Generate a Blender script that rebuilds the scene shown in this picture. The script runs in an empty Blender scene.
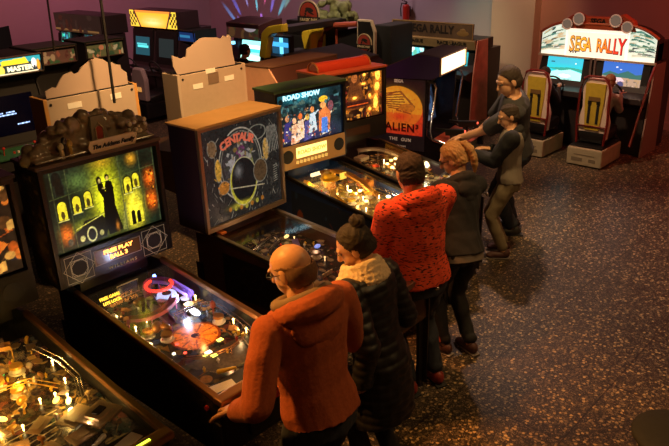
import bpy, bmesh, math, random
import numpy as np
from mathutils import Vector, Matrix, Euler
C = bpy.context.scene
PI = math.pi
random.seed(5)

# ------------------------------------------------------------------ camera
CAMP = dict(f=687.44, pitch=.393, yaw=.7601, roll=-.0321, loc=(-1.9665, -3.8227, 3.0629))
def make_camera():
    p = CAMP
    fw = Vector((math.cos(p['yaw'])*math.cos(p['pitch']), math.sin(p['yaw'])*math.cos(p['pitch']), -math.sin(p['pitch'])))
    r = Vector((math.sin(p['yaw']), -math.cos(p['yaw']), 0)); u = r.cross(fw)
    cr, sr = math.cos(p['roll']), math.sin(p['roll'])
    r2 = r*cr+u*sr; u2 = u*cr-r*sr
    cam = bpy.data.cameras.new('camera'); o = bpy.data.objects.new('camera', cam); C.collection.objects.link(o)
    cam.sensor_width = 36; cam.lens = p['f']*36/669; cam.clip_start = .05
    o.matrix_world = Matrix(((r2.x, u2.x, -fw.x, p['loc'][0]), (r2.y, u2.y, -fw.y, p['loc'][1]), (r2.z, u2.z, -fw.z, p['loc'][2]), (0, 0, 0, 1)))
    C.camera = o
make_camera()

# ------------------------------------------------------------------ world, lights, exposure
C.view_settings.view_transform = 'Standard'; C.view_settings.look = 'None'
C.view_settings.exposure = 0.15; C.view_settings.gamma = 1
C.cycles.use_denoising = True
w = bpy.data.worlds.new('world'); C.world = w; w.use_nodes = True
w.node_tree.nodes['Background'].inputs[0].default_value = (.9, .55, .45, 1)
w.node_tree.nodes['Background'].inputs[1].default_value = .006
def light(kind, loc, power, col, size=.1, target=None, spot=60, blend=.5, name='lamp_or_fill_light', parent=None):
    l = bpy.data.lights.new(name, kind); l.energy = power; l.color = col
    if kind == 'AREA': l.size = size
    else: l.shadow_soft_size = size
    if kind == 'SPOT': l.spot_size = math.radians(spot); l.spot_blend = blend
    o = bpy.data.objects.new(name, l); C.collection.objects.link(o); o.location = loc
    if target is not None:
        o.rotation_euler = (Vector(target)-Vector(loc)).to_track_quat('-Z', 'Y').to_euler()
    if parent: o.parent = parent
    return o
WARM = (1, .50, .16); AMBER = (1, .36, .06); RED = (1, .12, .07); WHITE = (1, .82, .6)
light('SPOT', (-1.5, .2, 3.9), 800, (1, .42, .07), .10, (.12, -1.80, 1.45), 32, .9)    # amber spots above the machines
light('SPOT', (.6, .7, 4.2), 420, (1, .45, .14), .10, (.85, -1.5, 1.35), 40, .9)
light('SPOT', (1.1, -.4, 4.3), 420, (1, .36, .10), .10, (1.6, -1.25, 1.4), 36, .9)
light('SPOT', (.9, .0, 4.2), 260, (1, .52, .16), .12, (1.2, .15, 1.9), 34, .9)          # on the wooden head
light('SPOT', (1.6, .1, 4.1), 620, (1, .55, .22), .12, (1.75, 1.95, 1.85), 58, .9)       # on the backs of the rear row
light('SPOT', (2.6, .0, 4.3), 300, (1, .40, .16), .12, (3.2, 1.2, 1.8), 44, .9)
light('SPOT', (2.4, -2.0, 4.3), 170, (1, .60, .24), .12, (2.35, -1.1, 1.4), 40, .9)
light('SPOT', (3.2, -1.3, 4.2), 330, (1, .66, .26), .10, (4.0, -.45, 1.6), 34, .9)
light('SPOT', (5.4, .6, 4.4), 620, (1, .62, .48), .10, (4.6, -2.0, 0), 62, 1)            # pale patch on the floor
light('AREA', (2.4, -3.6, 4.4), 40, (1, .60, .22), .9, (2.1, -2.6, 0))
light('AREA', (-.9, -3.9, 4.2), 8, (1, .42, .14), .6, (.6, -1.6, 1.2))
light('SPOT', (4.9, .9, 4.4), 460, (1, .62, .36), .12, (7.4, .3, .8), 40, .9)  # added fill spot, brightens the racing seats
light('SPOT', (6.0, 2.6, 4.4), 330, (1, .72, .42), .12, (8.3, 3.4, 1.4), 44, .9)  # fill added to lift the far twin cabinet and its banner
light('SPOT', (5.0, 3.4, 4.4), 420, (1, .74, .46), .12, (7.0, 4.9, 1.5), 50, .9)  # extra spot added so the ride cabinet is not too dark
light('SPOT', (1.6, 2.8, 4.4), 150, (1, .42, .30), .12, (2.2, 4.8, 1.9), 60, .9)  # reddish fill added for the uprights in the rear row
light('SPOT', (3.6, 5.2, 4.4), 200, (1, .55, .45), .12, (5.0, 7.4, 1.0), 60, .9)
light('SPOT', (8.9, 3.9, 4.3), 90, (.2, 1, .55), .1, (9.95, 3.2, 1.4), 40, .9)  # green spot added to tint the wall beside the pillar
light('AREA', (7.4, -2.4, 4.3), 44, RED, .5, (9.6, -.9, 2.0))
light('SPOT', (7.4, 1.6, 4.4), 230, (1, .60, .30), .2, (9.7, 2.5, 1.4), 44, 1)
light('AREA', (7.6, 6.0, 4.4), 60, (.95, .62, .72), .7, (9.9, 5.6, 2.0))
light('AREA', (5.8, 9.3, 4.3), 42, (.95, .26, .42), .7, (6.5, 12, 1.8))
light('AREA', (2.6, 8.8, 4.3), 46, (1, .26, .26), .7, (3.4, 12, 2))

# ------------------------------------------------------------------ materials
MATS = {}
def mat(name, col, rough=.5, metal=0, emit=None, es=0, noise=0, nscale=20, bump=0, spec=.5, coat=0):
    if name in MATS: return MATS[name]
    m = bpy.data.materials.new(name); m.use_nodes = True; nt = m.node_tree; b = nt.nodes['Principled BSDF']
    b.inputs['Base Color'].default_value = (*col, 1); b.inputs['Roughness'].default_value = rough
    b.inputs['Metallic'].default_value = metal; b.inputs['Specular IOR Level'].default_value = spec
    b.inputs['Coat Weight'].default_value = coat
    if emit: b.inputs['Emission Color'].default_value = (*emit, 1); b.inputs['Emission Strength'].default_value = es
    tc = nt.nodes.new('ShaderNodeTexCoord'); nz = nt.nodes.new('ShaderNodeTexNoise')
    nz.inputs['Scale'].default_value = nscale; nz.inputs['Detail'].default_value = 4
    nt.links.new(tc.outputs['Object'], nz.inputs['Vector'])
    mx = nt.nodes.new('ShaderNodeMix'); mx.data_type = 'RGBA'; k = noise or .08
    mx.inputs['A'].default_value = (*[c*(1-k) for c in col], 1); mx.inputs['B'].default_value = (*[min(1, c*(1+k)) for c in col], 1)
    nt.links.new(nz.outputs['Fac'], mx.inputs['Factor']); nt.links.new(mx.outputs['Result'], b.inputs['Base Color'])
    if bump:
        bp = nt.nodes.new('ShaderNodeBump'); bp.inputs['Strength'].default_value = bump; bp.inputs['Distance'].default_value = .01
        nt.links.new(nz.outputs['Fac'], bp.inputs['Height']); nt.links.new(bp.outputs['Normal'], b.inputs['Normal'])
    MATS[name] = m; return m
def emis(name, col, s): return mat(name, tuple(min(1, c*.6) for c in col), .4, emit=col, es=s)
def paint_mat(es, rough=.35, key=None):
    key = key or 'paint_%g_%g' % (es, rough)
    if key in MATS: return MATS[key]
    m = bpy.data.materials.new(key); m.use_nodes = True; nt = m.node_tree; b = nt.nodes['Principled BSDF']
    a = nt.nodes.new('ShaderNodeVertexColor'); a.layer_name = 'art'
    nt.links.new(a.outputs['Color'], b.inputs['Base Color']); b.inputs['Roughness'].default_value = rough
    if es: nt.links.new(a.outputs['Color'], b.inputs['Emission Color']); b.inputs['Emission Strength'].default_value = es
    MATS[key] = m; return m
def glass_mat():
    m = bpy.data.materials.new('clear_glass'); m.use_nodes = True; nt = m.node_tree; nt.nodes.clear()
    o = nt.nodes.new('ShaderNodeOutputMaterial'); t = nt.nodes.new('ShaderNodeBsdfTransparent'); g = nt.nodes.new('ShaderNodeBsdfGlossy')
    g.inputs['Roughness'].default_value = .04; f = nt.nodes.new('ShaderNodeLayerWeight'); f.inputs['Blend'].default_value = .25
    r = nt.nodes.new('ShaderNodeMapRange'); r.inputs['From Min'].default_value = .1; r.inputs['To Min'].default_value = .02; r.inputs['To Max'].default_value = .30
    x = nt.nodes.new('ShaderNodeMixShader'); nt.links.new(f.outputs['Facing'], r.inputs['Value']); nt.links.new(r.outputs[0], x.inputs[0]); nt.links.new(t.outputs[0], x.inputs[1])
    nt.links.new(g.outputs[0], x.inputs[2]); nt.links.new(x.outputs[0], o.inputs[0]); return m
GLASS = glass_mat()
def terrazzo():
    m = bpy.data.materials.new('terrazzo'); m.use_nodes = True; nt = m.node_tree; b = nt.nodes['Principled BSDF']; N = nt.nodes; L = nt.links
    tc = N.new('ShaderNodeTexCoord')
    def chips(scale, lo, hi):
        v = N.new('ShaderNodeTexVoronoi'); v.feature = 'F1'; v.inputs['Scale'].default_value = scale; v.inputs['Randomness'].default_value = 1
        nz = N.new('ShaderNodeTexNoise'); nz.inputs['Scale'].default_value = scale*1.3; nz.inputs['Detail'].default_value = 2
        ad = N.new('ShaderNodeVectorMath'); ad.operation = 'MULTIPLY_ADD'
        L.new(nz.outputs['Color'], ad.inputs[0]); ad.inputs[1].default_value = (.02, .02, .02); L.new(tc.outputs['Object'], ad.inputs[2])
        L.new(tc.outputs['Object'], nz.inputs['Vector']); L.new(ad.outputs[0], v.inputs['Vector'])
        sep = N.new('ShaderNodeSeparateColor'); L.new(v.outputs['Color'], sep.inputs[0])
        r1 = N.new('ShaderNodeValToRGB'); r1.color_ramp.elements[0].position = lo; r1.color_ramp.elements[1].position = hi
        L.new(v.outputs['Distance'], r1.inputs[0]); r1.color_ramp.elements[0].color = (1, 1, 1, 1); r1.color_ramp.elements[1].color = (0, 0, 0, 1)
        return r1.outputs[0], sep
    f1, s1 = chips(40, .40, .48)
    f2, s2 = chips(95, .35, .45)
    ramp = N.new('ShaderNodeValToRGB'); e = ramp.color_ramp
    e.elements[0].position = 0; e.elements[0].color = (.022, .016, .012, 1)
    e.elements[1].position = 1; e.elements[1].color = (.60, .42, .20, 1)
    x = e.elements.new(.35); x.color = (.06, .042, .028, 1); x = e.elements.new(.7); x.color = (.20, .14, .085, 1)
    L.new(s1.outputs[0], ramp.inputs[0])
    ramp2 = N.new('ShaderNodeValToRGB'); ramp2.color_ramp.elements[0].color = (.03, .025, .02, 1); ramp2.color_ramp.elements[1].color = (.34, .25, .16, 1)
    L.new(s2.outputs[1], ramp2.inputs[0])
    base = N.new('ShaderNodeMix'); base.data_type = 'RGBA'; base.inputs['A'].default_value = (.026, .019, .014, 1)
    L.new(f2, base.inputs['Factor']); L.new(ramp2.outputs[0], base.inputs['B'])
    mx = N.new('ShaderNodeMix'); mx.data_type = 'RGBA'; L.new(f1, mx.inputs['Factor']); L.new(base.outputs['Result'], mx.inputs['A']); L.new(ramp.outputs[0], mx.inputs['B'])
    br = N.new('ShaderNodeTexBrick'); br.offset = 0; br.inputs['Scale'].default_value = 1; br.inputs['Brick Width'].default_value = .8; br.inputs['Row Height'].default_value = .8
    br.inputs['Mortar Size'].default_value = .006; br.inputs['Color1'].default_value = (1, 1, 1, 1); br.inputs['Color2'].default_value = (.9, .9, .9, 1); br.inputs['Mortar'].default_value = (.35, .3, .25, 1)
    L.new(tc.outputs['Object'], br.inputs['Vector'])
    ml = N.new('ShaderNodeMix'); ml.data_type = 'RGBA'; ml.blend_type = 'MULTIPLY'; ml.inputs['Factor'].default_value = 1
    L.new(mx.outputs['Result'], ml.inputs['A']); L.new(br.outputs['Color'], ml.inputs['B']); L.new(ml.outputs['Result'], b.inputs['Base Color'])
    b.inputs['Roughness'].default_value = .38
    return m
def wall_mat(name, col):
    return mat(name, col, .85, noise=.10, nscale=1.5, bump=.15)

BLACK = mat('black_laminate', (.012, .011, .011), .35, noise=.2)
BLACKM = mat('black_matte', (.010, .009, .009), .7)
CHROME = mat('chrome', (.75, .72, .68), .22, 1)
STEEL = mat('brushed_steel', (.45, .38, .32), .38, 1, noise=.15, nscale=60)
DSTEEL = mat('dark_steel', (.10, .09, .085), .35, .9)
WOOD = mat('light_wood', (.42, .27, .15), .5, noise=.3, nscale=9)
DWOOD = mat('dark_wood', (.10, .045, .02), .5, noise=.3, nscale=12)
CREAM = mat('cream_panel', (.50, .40, .30), .6, noise=.06, nscale=6)
CREAM2 = mat('pale_card', (.50, .38, .30), .7, noise=.05, nscale=5)
NAVY = mat('navy_laminate', (.014, .045, .19), .35, noise=.3)
PURPLE = mat('purple_laminate', (.030, .014, .12), .45)
REDP = mat('red_plastic', (.5, .03, .015), .3)
ORANGEP = mat('orange_plastic', (.75, .20, .03), .35)
YELP = mat('yellow_plastic', (.75, .48, .03), .35)
YELD = mat('yellow_seat_vinyl', (.55, .40, .04), .5, noise=.2)
WHITEP = mat('white_plastic', (.7, .66, .6), .4)
GREYP = mat('grey_plastic', (.25, .23, .22), .5)
BLUEP = mat('blue_plastic', (.03, .08, .45), .3)
GREENP = mat('green_plastic', (.05, .3, .06), .4)
RUBBER = mat('rubber', (.02, .02, .02), .7)
BROWNTOP = mat('brown_board', (.16, .09, .05), .6, noise=.2, nscale=6)
GREENTOP = mat('green_lit_board', (.06, .12, .05), .45, noise=.3, nscale=8)  # greenish highlight on the head's top, put into the board colour
REDTOP = mat('red_board', (.42, .09, .035), .4, noise=.2, nscale=8)

# ------------------------------------------------------------------ mesh helpers
def rotm(r): return Euler(r, 'XYZ').to_matrix().to_4x4()
class MB:
    def __init__(s): s.bm = bmesh.new()
    def box(s, c, size, rot=(0, 0, 0), bev=0):
        t = bmesh.new(); bmesh.ops.create_cube(t, size=1)
        bmesh.ops.scale(t, vec=size, verts=t.verts)
        if bev: bmesh.ops.bevel(t, geom=t.edges[:], offset=bev, segments=2, profile=.6, affect='EDGES')
        bmesh.ops.transform(t, matrix=Matrix.Translation(c) @ rotm(rot), verts=t.verts); s.add(t); return s
    def add(s, t):
        me = bpy.data.meshes.new('t'); t.to_mesh(me); t.free(); s.bm.from_mesh(me); bpy.data.meshes.remove(me)
    def cyl(s, p0, p1, r0, r1=None, seg=16):
        r1 = r0 if r1 is None else r1; p0, p1 = Vector(p0), Vector(p1); d = p1-p0
        t = bmesh.new(); bmesh.ops.create_cone(t, cap_ends=True, segments=seg, radius1=r0, radius2=r1, depth=d.length)
        q = d.to_track_quat('Z', 'Y').to_matrix().to_4x4()
        bmesh.ops.transform(t, matrix=Matrix.Translation((p0+p1)/2) @ q, verts=t.verts); s.add(t); return s
    def ball(s, c, r, rot=(0, 0, 0), seg=16, M=None):
        if not hasattr(r, '__len__'): r = (r, r, r)
        t = bmesh.new(); bmesh.ops.create_uvsphere(t, u_segments=seg, v_segments=max(6, seg*2//3), radius=1)
        bmesh.ops.scale(t, vec=r, verts=t.verts)
        bmesh.ops.transform(t, matrix=Matrix.Translation(c) @ (M.to_4x4() if M else rotm(rot)), verts=t.verts); s.add(t); return s
    def cap(s, p0, p1, r0, r1=None, seg=14):
        r1 = r0 if r1 is None else r1
        s.cyl(p0, p1, r0, r1, seg); s.ball(p0, r0, seg=seg); s.ball(p1, r1, seg=seg); return s
    def tube(s, pts, r, seg=8, closed=False):
        pts = [Vector(p) for p in pts]; n = len(pts); rings = []
        for i, p in enumerate(pts):
            a = pts[(i-1) % n] if (i or closed) else p; b = pts[(i+1) % n] if (i < n-1 or closed) else p
            d = (b-a).normalized(); up = Vector((0, 0, 1)) if abs(d.z) < .9 else Vector((1, 0, 0))
            x = d.cross(up).normalized(); y = d.cross(x).normalized(); rr = r[i] if hasattr(r, '__len__') else r
            rings.append([s.bm.verts.new(p+x*math.cos(2*PI*k/seg)*rr+y*math.sin(2*PI*k/seg)*rr) for k in range(seg)])
        for i in range(n if closed else n-1):
            A, B = rings[i], rings[(i+1) % n]
            for k in range(seg): s.bm.faces.new((A[k], A[(k+1) % seg], B[(k+1) % seg], B[k]))
        if not closed: s.bm.faces.new(rings[0][::-1]); s.bm.faces.new(rings[-1])
        return s
    def prism(s, prof, x0, x1, axis='x', bev=0):
        # profile: (a,b) points; axis x -> (y,z), axis y -> (x,z), axis z -> (x,y)
        t = bmesh.new()
        f = {'x': lambda a, b, c: (c, a, b), 'y': lambda a, b, c: (a, c, b), 'z': lambda a, b, c: (a, b, c)}[axis]
        A = [t.verts.new(f(a, b, x0)) for a, b in prof]; B = [t.verts.new(f(a, b, x1)) for a, b in prof]; n = len(prof)
        t.faces.new(A); t.faces.new(B[::-1])
        for i in range(n): t.faces.new((A[i], B[i], B[(i+1) % n], A[(i+1) % n]))
        bmesh.ops.recalc_face_normals(t, faces=t.faces)
        if bev: bmesh.ops.bevel(t, geom=t.edges[:], offset=bev, segments=1, affect='EDGES')
        s.add(t); return s
    def loft(s, rings, seg=20):
        # rings: (center, right, fwd, rx, ry)
        R = []
        for c, r, f, rx, ry in rings:
            c, r, f = Vector(c), Vector(r), Vector(f)
            R.append([s.bm.verts.new(c+r*math.cos(2*PI*k/seg)*rx+f*math.sin(2*PI*k/seg)*ry) for k in range(seg)])
        for A, B in zip(R, R[1:]):
            for k in range(seg): s.bm.faces.new((A[k], A[(k+1) % seg], B[(k+1) % seg], B[k]))
        s.bm.faces.new(R[0][::-1]); s.bm.faces.new(R[-1]); return s
    def build(s, name, m, parent=None, smooth=False, loc=None):
        bmesh.ops.recalc_face_normals(s.bm, faces=s.bm.faces)
        me = bpy.data.meshes.new(name); s.bm.to_mesh(me); s.bm.free()
        return link_mesh(name, me, m, parent, smooth)
def link_mesh(name, me, m, parent=None, smooth=False):
    if m: me.materials.append(m)
    if smooth:
        me.polygons.foreach_set('use_smooth', [True]*len(me.polygons))
        try: me.set_sharp_from_angle(angle=math.radians(40))
        except Exception: pass
    o = bpy.data.objects.new(name, me); C.collection.objects.link(o)
    if parent: o.parent = parent
    return o
def B1(name, c, size, m, parent=None, rot=(0, 0, 0), bev=0): return MB().box(c, size, rot, bev).build(name, m, parent)
def tag(o, label, cat, group=None, kind=None):
    o['label'] = label; o['category'] = cat
    if group: o['group'] = group
    if kind: o['kind'] = kind
    return o
def thing(name, label, cat, loc=(0, 0, 0), rz=0, group=None):
    o = bpy.data.objects.new(name, None); C.collection.objects.link(o); o.empty_display_size = .2
    o.location = loc; o.rotation_euler = (0, 0, rz); return tag(o, label, cat, group)
def struct(o): o['kind'] = 'structure'; return o
def copy_tree(o, parent=None):
    c = o.copy(); C.collection.objects.link(c); c.parent = parent
    for ch in list(o.children): copy_tree(ch, c)
    return c
def text(name, s, size, m, parent, loc, rot=(PI/2, 0, 0), sx=1, extrude=.002, bold=0, shear=0, space=1):
    cu = bpy.data.curves.new(name, 'FONT'); cu.body = s; cu.size = size; cu.extrude = extrude; cu.align_x = 'CENTER'; cu.align_y = 'CENTER'
    cu.offset = bold; cu.shear = shear; cu.space_character = space; cu.resolution_u = 2
    t = bpy.data.objects.new('t', cu); C.collection.objects.link(t)
    dg = bpy.context.evaluated_depsgraph_get(); me = bpy.data.meshes.new_from_object(t.evaluated_get(dg)); bpy.data.objects.remove(t)
    me.name = name; me.transform(Matrix.Translation(loc) @ rotm(rot) @ Matrix.Diagonal((sx, 1, 1, 1)))
    return link_mesh(name, me, m, parent)

# painted surfaces: a dense grid with colours per vertex (printed artwork)
rng = np.random.default_rng(3)
def vnoise(nx, ny, cx, cy, seed=0):
    g = np.random.default_rng(seed).random((cy+2, cx+2)); x = np.linspace(0, cx, nx); y = np.linspace(0, cy, ny)
    xi = x.astype(int); yi = y.astype(int); fx = x-xi; fy = y-yi; fx = fx*fx*(3-2*fx); fy = fy*fy*(3-2*fy)
    a = g[np.ix_(yi, xi)]; b = g[np.ix_(yi, xi+1)]; c = g[np.ix_(yi+1, xi)]; d = g[np.ix_(yi+1, xi+1)]
    fx = fx[None, :]; fy = fy[:, None]
    return (a*(1-fx)+b*fx)*(1-fy)+(c*(1-fx)+d*fx)*fy
class Art:
    def __init__(s, w, h, px=.004, base=(.02, .02, .02)):
        s.w, s.h = w, h; s.nx, s.ny = max(4, int(w/px)), max(4, int(h/px))
        s.U, s.V = np.meshgrid(np.linspace(-w/2, w/2, s.nx), np.linspace(0, h, s.ny)); s.C = np.zeros((s.ny, s.nx, 3))+np.array(base)
    def mix(s, M, col): M = np.clip(M, 0, 1)[..., None]; s.C = s.C*(1-M)+np.array(col)*M; return s
    def disc(s, x, y, rx, ry, col, soft=.003):
        d = np.sqrt(((s.U-x)/rx)**2+((s.V-y)/ry)**2); return s.mix((1-d)*min(rx, ry)/soft, col)
    def ring(s, x, y, rx, ry, t, col):
        d = np.abs(np.sqrt(((s.U-x)/rx)**2+((s.V-y)/ry)**2)-1)*min(rx, ry); return s.mix((t-d)/.003+.5, col)
    def glow(s, x, y, rx, ry, col, k=1):
        d = ((s.U-x)/rx)**2+((s.V-y)/ry)**2; return s.mix(np.exp(-d)*k, col)
    def rect(s, x0, y0, x1, y1, col, k=1): return s.mix(((s.U > x0) & (s.U < x1) & (s.V > y0) & (s.V < y1))*float(k), col)
    def line(s, x0, y0, x1, y1, t, col):
        dx, dy = x1-x0, y1-y0; q = np.clip(((s.U-x0)*dx+(s.V-y0)*dy)/(dx*dx+dy*dy+1e-9), 0, 1)
        d = np.hypot(s.U-x0-q*dx, s.V-y0-q*dy); return s.mix((t-d)/.002+.5, col)
    def poly(s, pts, col):
        I = np.zeros(s.U.shape, bool); n = len(pts)
        for i in range(n):
            (x0, y0), (x1, y1) = pts[i], pts[(i+1) % n]
            if y0 == y1: continue
            c = ((s.V > y0) != (s.V > y1)) & (s.U < (x1-x0)*(s.V-y0)/(y1-y0)+x0); I ^= c
        return s.mix(I*1., col)
    def arch(s, x, y, w, h, col): s.rect(x-w/2, y, x+w/2, y+h-w/2, col); return s.disc(x, y+h-w/2, w/2, w/2, col)
    def noise(s, cx, cy, lo, hi, seed=1):
        s.C = s.C*(lo+(hi-lo)*vnoise(s.nx, s.ny, cx, cy, seed))[..., None]; return s
    def patches(s, n, pal, seed, smin=.01, smax=.05, k=1, reg=None):
        r = random.Random(seed); x0, y0, x1, y1 = reg or (-s.w/2, 0, s.w/2, s.h)
        for i in range(n):
            x, y = r.uniform(x0, x1), r.uniform(y0, y1); a = r.uniform(smin, smax); b = r.uniform(smin, smax); c = r.choice(pal); t = r.random()
            if t < .4: s.disc(x, y, a, b, c)
            elif t < .75:
                th = r.random()*PI; s.poly([(x+a*math.cos(th+q)*r.uniform(.6, 1.3), y+b*math.sin(th+q)) for q in (0, 1.4, 3, 4.4)], c)
            else: s.line(x, y, x+r.uniform(-3, 3)*a, y+r.uniform(-3, 3)*b, .0025, c)
        return s
    def obj(s, name, parent, M, es=0, rough=.35, warp=None):
        # M maps (u, v, 0) into the parent's frame
        nx, ny = s.nx, s.ny; me = bpy.data.meshes.new(name)
        P = np.stack([s.U, s.V, np.zeros_like(s.U)], -1).reshape(-1, 3)
        Mn = np.array(M); P = P@Mn[:3, :3].T+Mn[:3, 3]
        idx = np.arange(nx*ny).reshape(ny, nx); F = np.stack([idx[:-1, :-1], idx[:-1, 1:], idx[1:, 1:], idx[1:, :-1]], -1).reshape(-1, 4)
        me.vertices.add(nx*ny); me.vertices.foreach_set('co', P.ravel()); me.loops.add(F.size); me.loops.foreach_set('vertex_index', F.ravel())
        me.polygons.add(len(F)); me.polygons.foreach_set('loop_start', np.arange(0, F.size, 4)); me.polygons.foreach_set('loop_total', np.full(len(F), 4))
        me.update(); ca = me.color_attributes.new('art', 'FLOAT_COLOR', 'POINT')
        ca.data.foreach_set('color', np.concatenate([s.C.reshape(-1, 3), np.ones((nx*ny, 1))], 1).ravel())
        return link_mesh(name, me, paint_mat(es, rough), parent)
def up(x, y, z, tilt=0, rz=0): return Matrix.Translation((x, y, z)) @ Matrix.Rotation(rz, 4, 'Z') @ Matrix.Rotation(PI/2+tilt, 4, 'X')

# ------------------------------------------------------------------ the room
FX, FY = 9.7, 11.9
fl = MB().box((1.5, 1, -.05), (19, 24, .1)).build('floor', terrazzo()); struct(fl)
struct(B1('ceiling', (1.5, 1, 4.65), (19, 24, .1), wall_mat('ceiling_paint', (.06, .05, .05))))
WP = wall_mat('wall_paint', (.42, .36, .36)); WT = wall_mat('pillar_paint', (.50, .40, .30)); WR = wall_mat('red_lit_wall_paint', (.46, .24, .20))  # the right wall's colour has red lighting mixed into it
struct(MB().box((FX+.1, -4.5, 2.3), (.2, 13.2, 4.6)).build('wall_right', WR))
struct(MB().box((FX+.35, 7, 2.3), (.2, 9.9, 4.6)).build('wall_right_rear', WP))
struct(MB().box((FX-.02, 2.52, 2.3), (.44, .85, 4.6), bev=.01).build('wall_pillar', WT))
struct(MB().box((1.5, FY+.1, 2.3), (19, .2, 4.6)).build('wall_far', WP))
struct(MB().box((-7.9, 1, 2.3), (.2, 24, 4.6)).build('wall_left', WP))
struct(MB().box((1.5, -10.9, 2.3), (19, .2, 4.6)).build('wall_near', WP))
BB = mat('baseboard_paint', (.5, .42, .33), .5)
struct(B1('baseboard_far', (1.5, FY-.012, .07), (18.6, .025, .14), BB))
struct(B1('baseboard_right', (FX-.012, -4.5, .06), (.025, 13, .12), WR))

# ------------------------------------------------------------------ pinball machines
CW, BBW, LEN = .66, .815, 1.42           # cabinet width, head width, playfield length
GB, GF = 1.07, .95                        # glass height at the back, at the front
PB, PF = .93, .86                         # playfield board height
SL = math.atan2(GB-GF, LEN)
def pf(x, y, dz=0):                       # a point on the playfield board; y = 0 at the back, 1 at the front
    return Vector((x, -.03-y*(LEN-.1), PB+(PF-PB)*y+dz))
def playfield_board(t, art):
    L = LEN-.08
    M = Matrix.Translation((0, -.03-(LEN-.1), PF)) @ Matrix.Rotation(math.atan2(PB-PF, LEN-.1), 4, 'X')
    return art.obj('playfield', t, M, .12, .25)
def pinball(label, x, y, rz, body, trim, ztop=1.88, bbd=.27, zb=1.11, rail=None, bbw=BBW, headm=None, group=None, side_art=None):
    t = thing('pinball_machine', label, 'pinball machine', (x, y, 0), rz, group)
    h = CW/2; rail = rail or STEEL; headm = headm or body
    prof = [(-LEN, .58), (.22, .52), (.22, 1.04), (-.01, GB-.012), (-LEN, GF-.012)]
    b = MB(); b.prism(prof, -h, -h+.02); b.prism(prof, h-.02, h)
    b.box((0, -LEN+.012, .76), (CW-.02, .024, .36)); b.box((0, .21, .78), (CW-.02, .02, .5)); b.box((0, -.6, .60), (CW-.02, 1.6, .02), (.0, 0, 0))
    cab = b.build('cabinet', body, t)
    if side_art:
        a = side_art(LEN-.1, .33)
        a.obj('side_artwork', t, Matrix(((0, 0, -1, -h-.002), (-1, 0, 0, -LEN/2-.02), (0, 1, 0, .62), (0, 0, 0, 1))), .0, .5)
    for s in (-1, 1):
        r = MB(); r.prism([(-LEN-.005, GF-.03), (.0, GB-.03), (.0, GB+.006), (-LEN-.005, GF+.006)], s*(h-.012)-.017, s*(h-.012)+.017, bev=.004); r.build('side_rail', rail, t)
        for yy in (-LEN+.035, .185):
            l = MB(); l.prism([(s*(h+.012), .04), (s*(h-.045), .04), (s*(h-.05), .8), (s*(h+.012), .8)][::s], yy-.012, yy+.012, axis='y')
            l.prism([(yy-.045, .05), (yy+.012, .05), (yy+.012, .8), (yy-.055, .8)] if yy < 0 else [(yy+.045, .05), (yy-.012, .05), (yy-.012, .8), (yy+.055, .8)], s*(h+.002), s*(h+.014))
            lo = l.build('leg', DSTEEL, t)
            f = MB(); f.cyl((s*(h-.015), yy, 0), (s*(h-.015), yy, .045), .03, .012); f.build('leg_leveler', DSTEEL, lo)
    l = MB(); l.box((0, -LEN-.008, GF-.012), (CW+.02, .075, .04), (0, 0, 0), .012); l.build('lockdown_bar', rail, t)
    d = MB(); d.box((0, -LEN-.008, .76), (.30, .014, .28), bev=.005); cd = d.build('coin_door', BLACK, t)
    for s in (-1, 1):
        B1('coin_slot', (s*.06, -LEN-.018, .8), (.045, .008, .07), REDP, cd)
        k = MB(); k.cyl((s*(h+.0), -LEN+.09, .86), (s*(h+.014), -LEN+.09, .86), .014); k.build('flipper_button', REDP, t)
    k = MB(); k.cyl((.27, -LEN-.01, .87), (.27, -LEN-.11, .87), .006); k.ball((.27, -LEN-.115, .87), .018); k.build('plunger', CHROME, t)
    # apron at the players' end, side walls above the board
    ap = MB(); ap.box(pf(0, .95, .012), (CW-.05, .13, .02), (-SL*.6, 0, 0)); ap.build('apron', BLACKM, t)
    for s in (-1, 1): B1('instruction_card', pf(s*.19, .95, .026), (.13, .075, .003), WHITEP, t, (-SL*.6, 0, s*.25))
    g = MB(); g.box((0, -LEN/2-.01, (GB+GF)/2-.004), (CW-.05, math.hypot(LEN-.03, GB-GF), .004), (SL, 0, 0)); g.build('playfield_glass', GLASS, t)
    # the head: an open-fronted box
    w = bbw/2; b = MB(); zt = ztop; th = .022
    b.box((-w+th/2, bbd/2, (zb+zt)/2), (th, bbd, zt-zb)); b.box((w-th/2, bbd/2, (zb+zt)/2), (th, bbd, zt-zb))
    b.box((0, bbd/2, zb+th/2), (bbw-.04, bbd, th)); b.box((0, bbd-th/2, (zb+zt)/2), (bbw-.04, th, zt-zb-.01))
    b.box((0, bbd/2+.02, (zb+1.03)/2), (.5, .2, zb-1.0))
    b.build('backbox', headm, t)
    return t
def head_top(t, m, ztop, bbd, over=.012, th=.022, bbw=BBW):
    return B1('backbox_top', (0, bbd/2-.005, ztop+th/2), (bbw+2*over, bbd+.03, th), m, t, bev=.004)
def bez(t, m, z0, z1, bw=.03, w=BBW, y=-.004):
    b = MB()
    for s in (-1, 1): b.box((s*(w/2-bw/2), y, (z0+z1)/2), (bw, .02, z1-z0))
    b.box((0, y, z0+bw/2), (w-2*bw+.002, .02, bw)); b.box((0, y, z1-bw/2), (w-2*bw+.002, .02, bw)); return b.build('backglass_frame', m, t)
def flippers(t, m):
    for s in (-1, 1):
        b = MB(); p = pf(s*.13, .865, .03); b.cap(p, p+Vector((-s*.085, -.035, -.003)), .014, .008); b.build('flipper', m, t)
BULB = {}
def bulb_mat(c, s):
    k = (c, s)
    if k not in BULB: BULB[k] = emis('bulb_%d' % len(BULB), c, s)
    return BULB[k]
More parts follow.
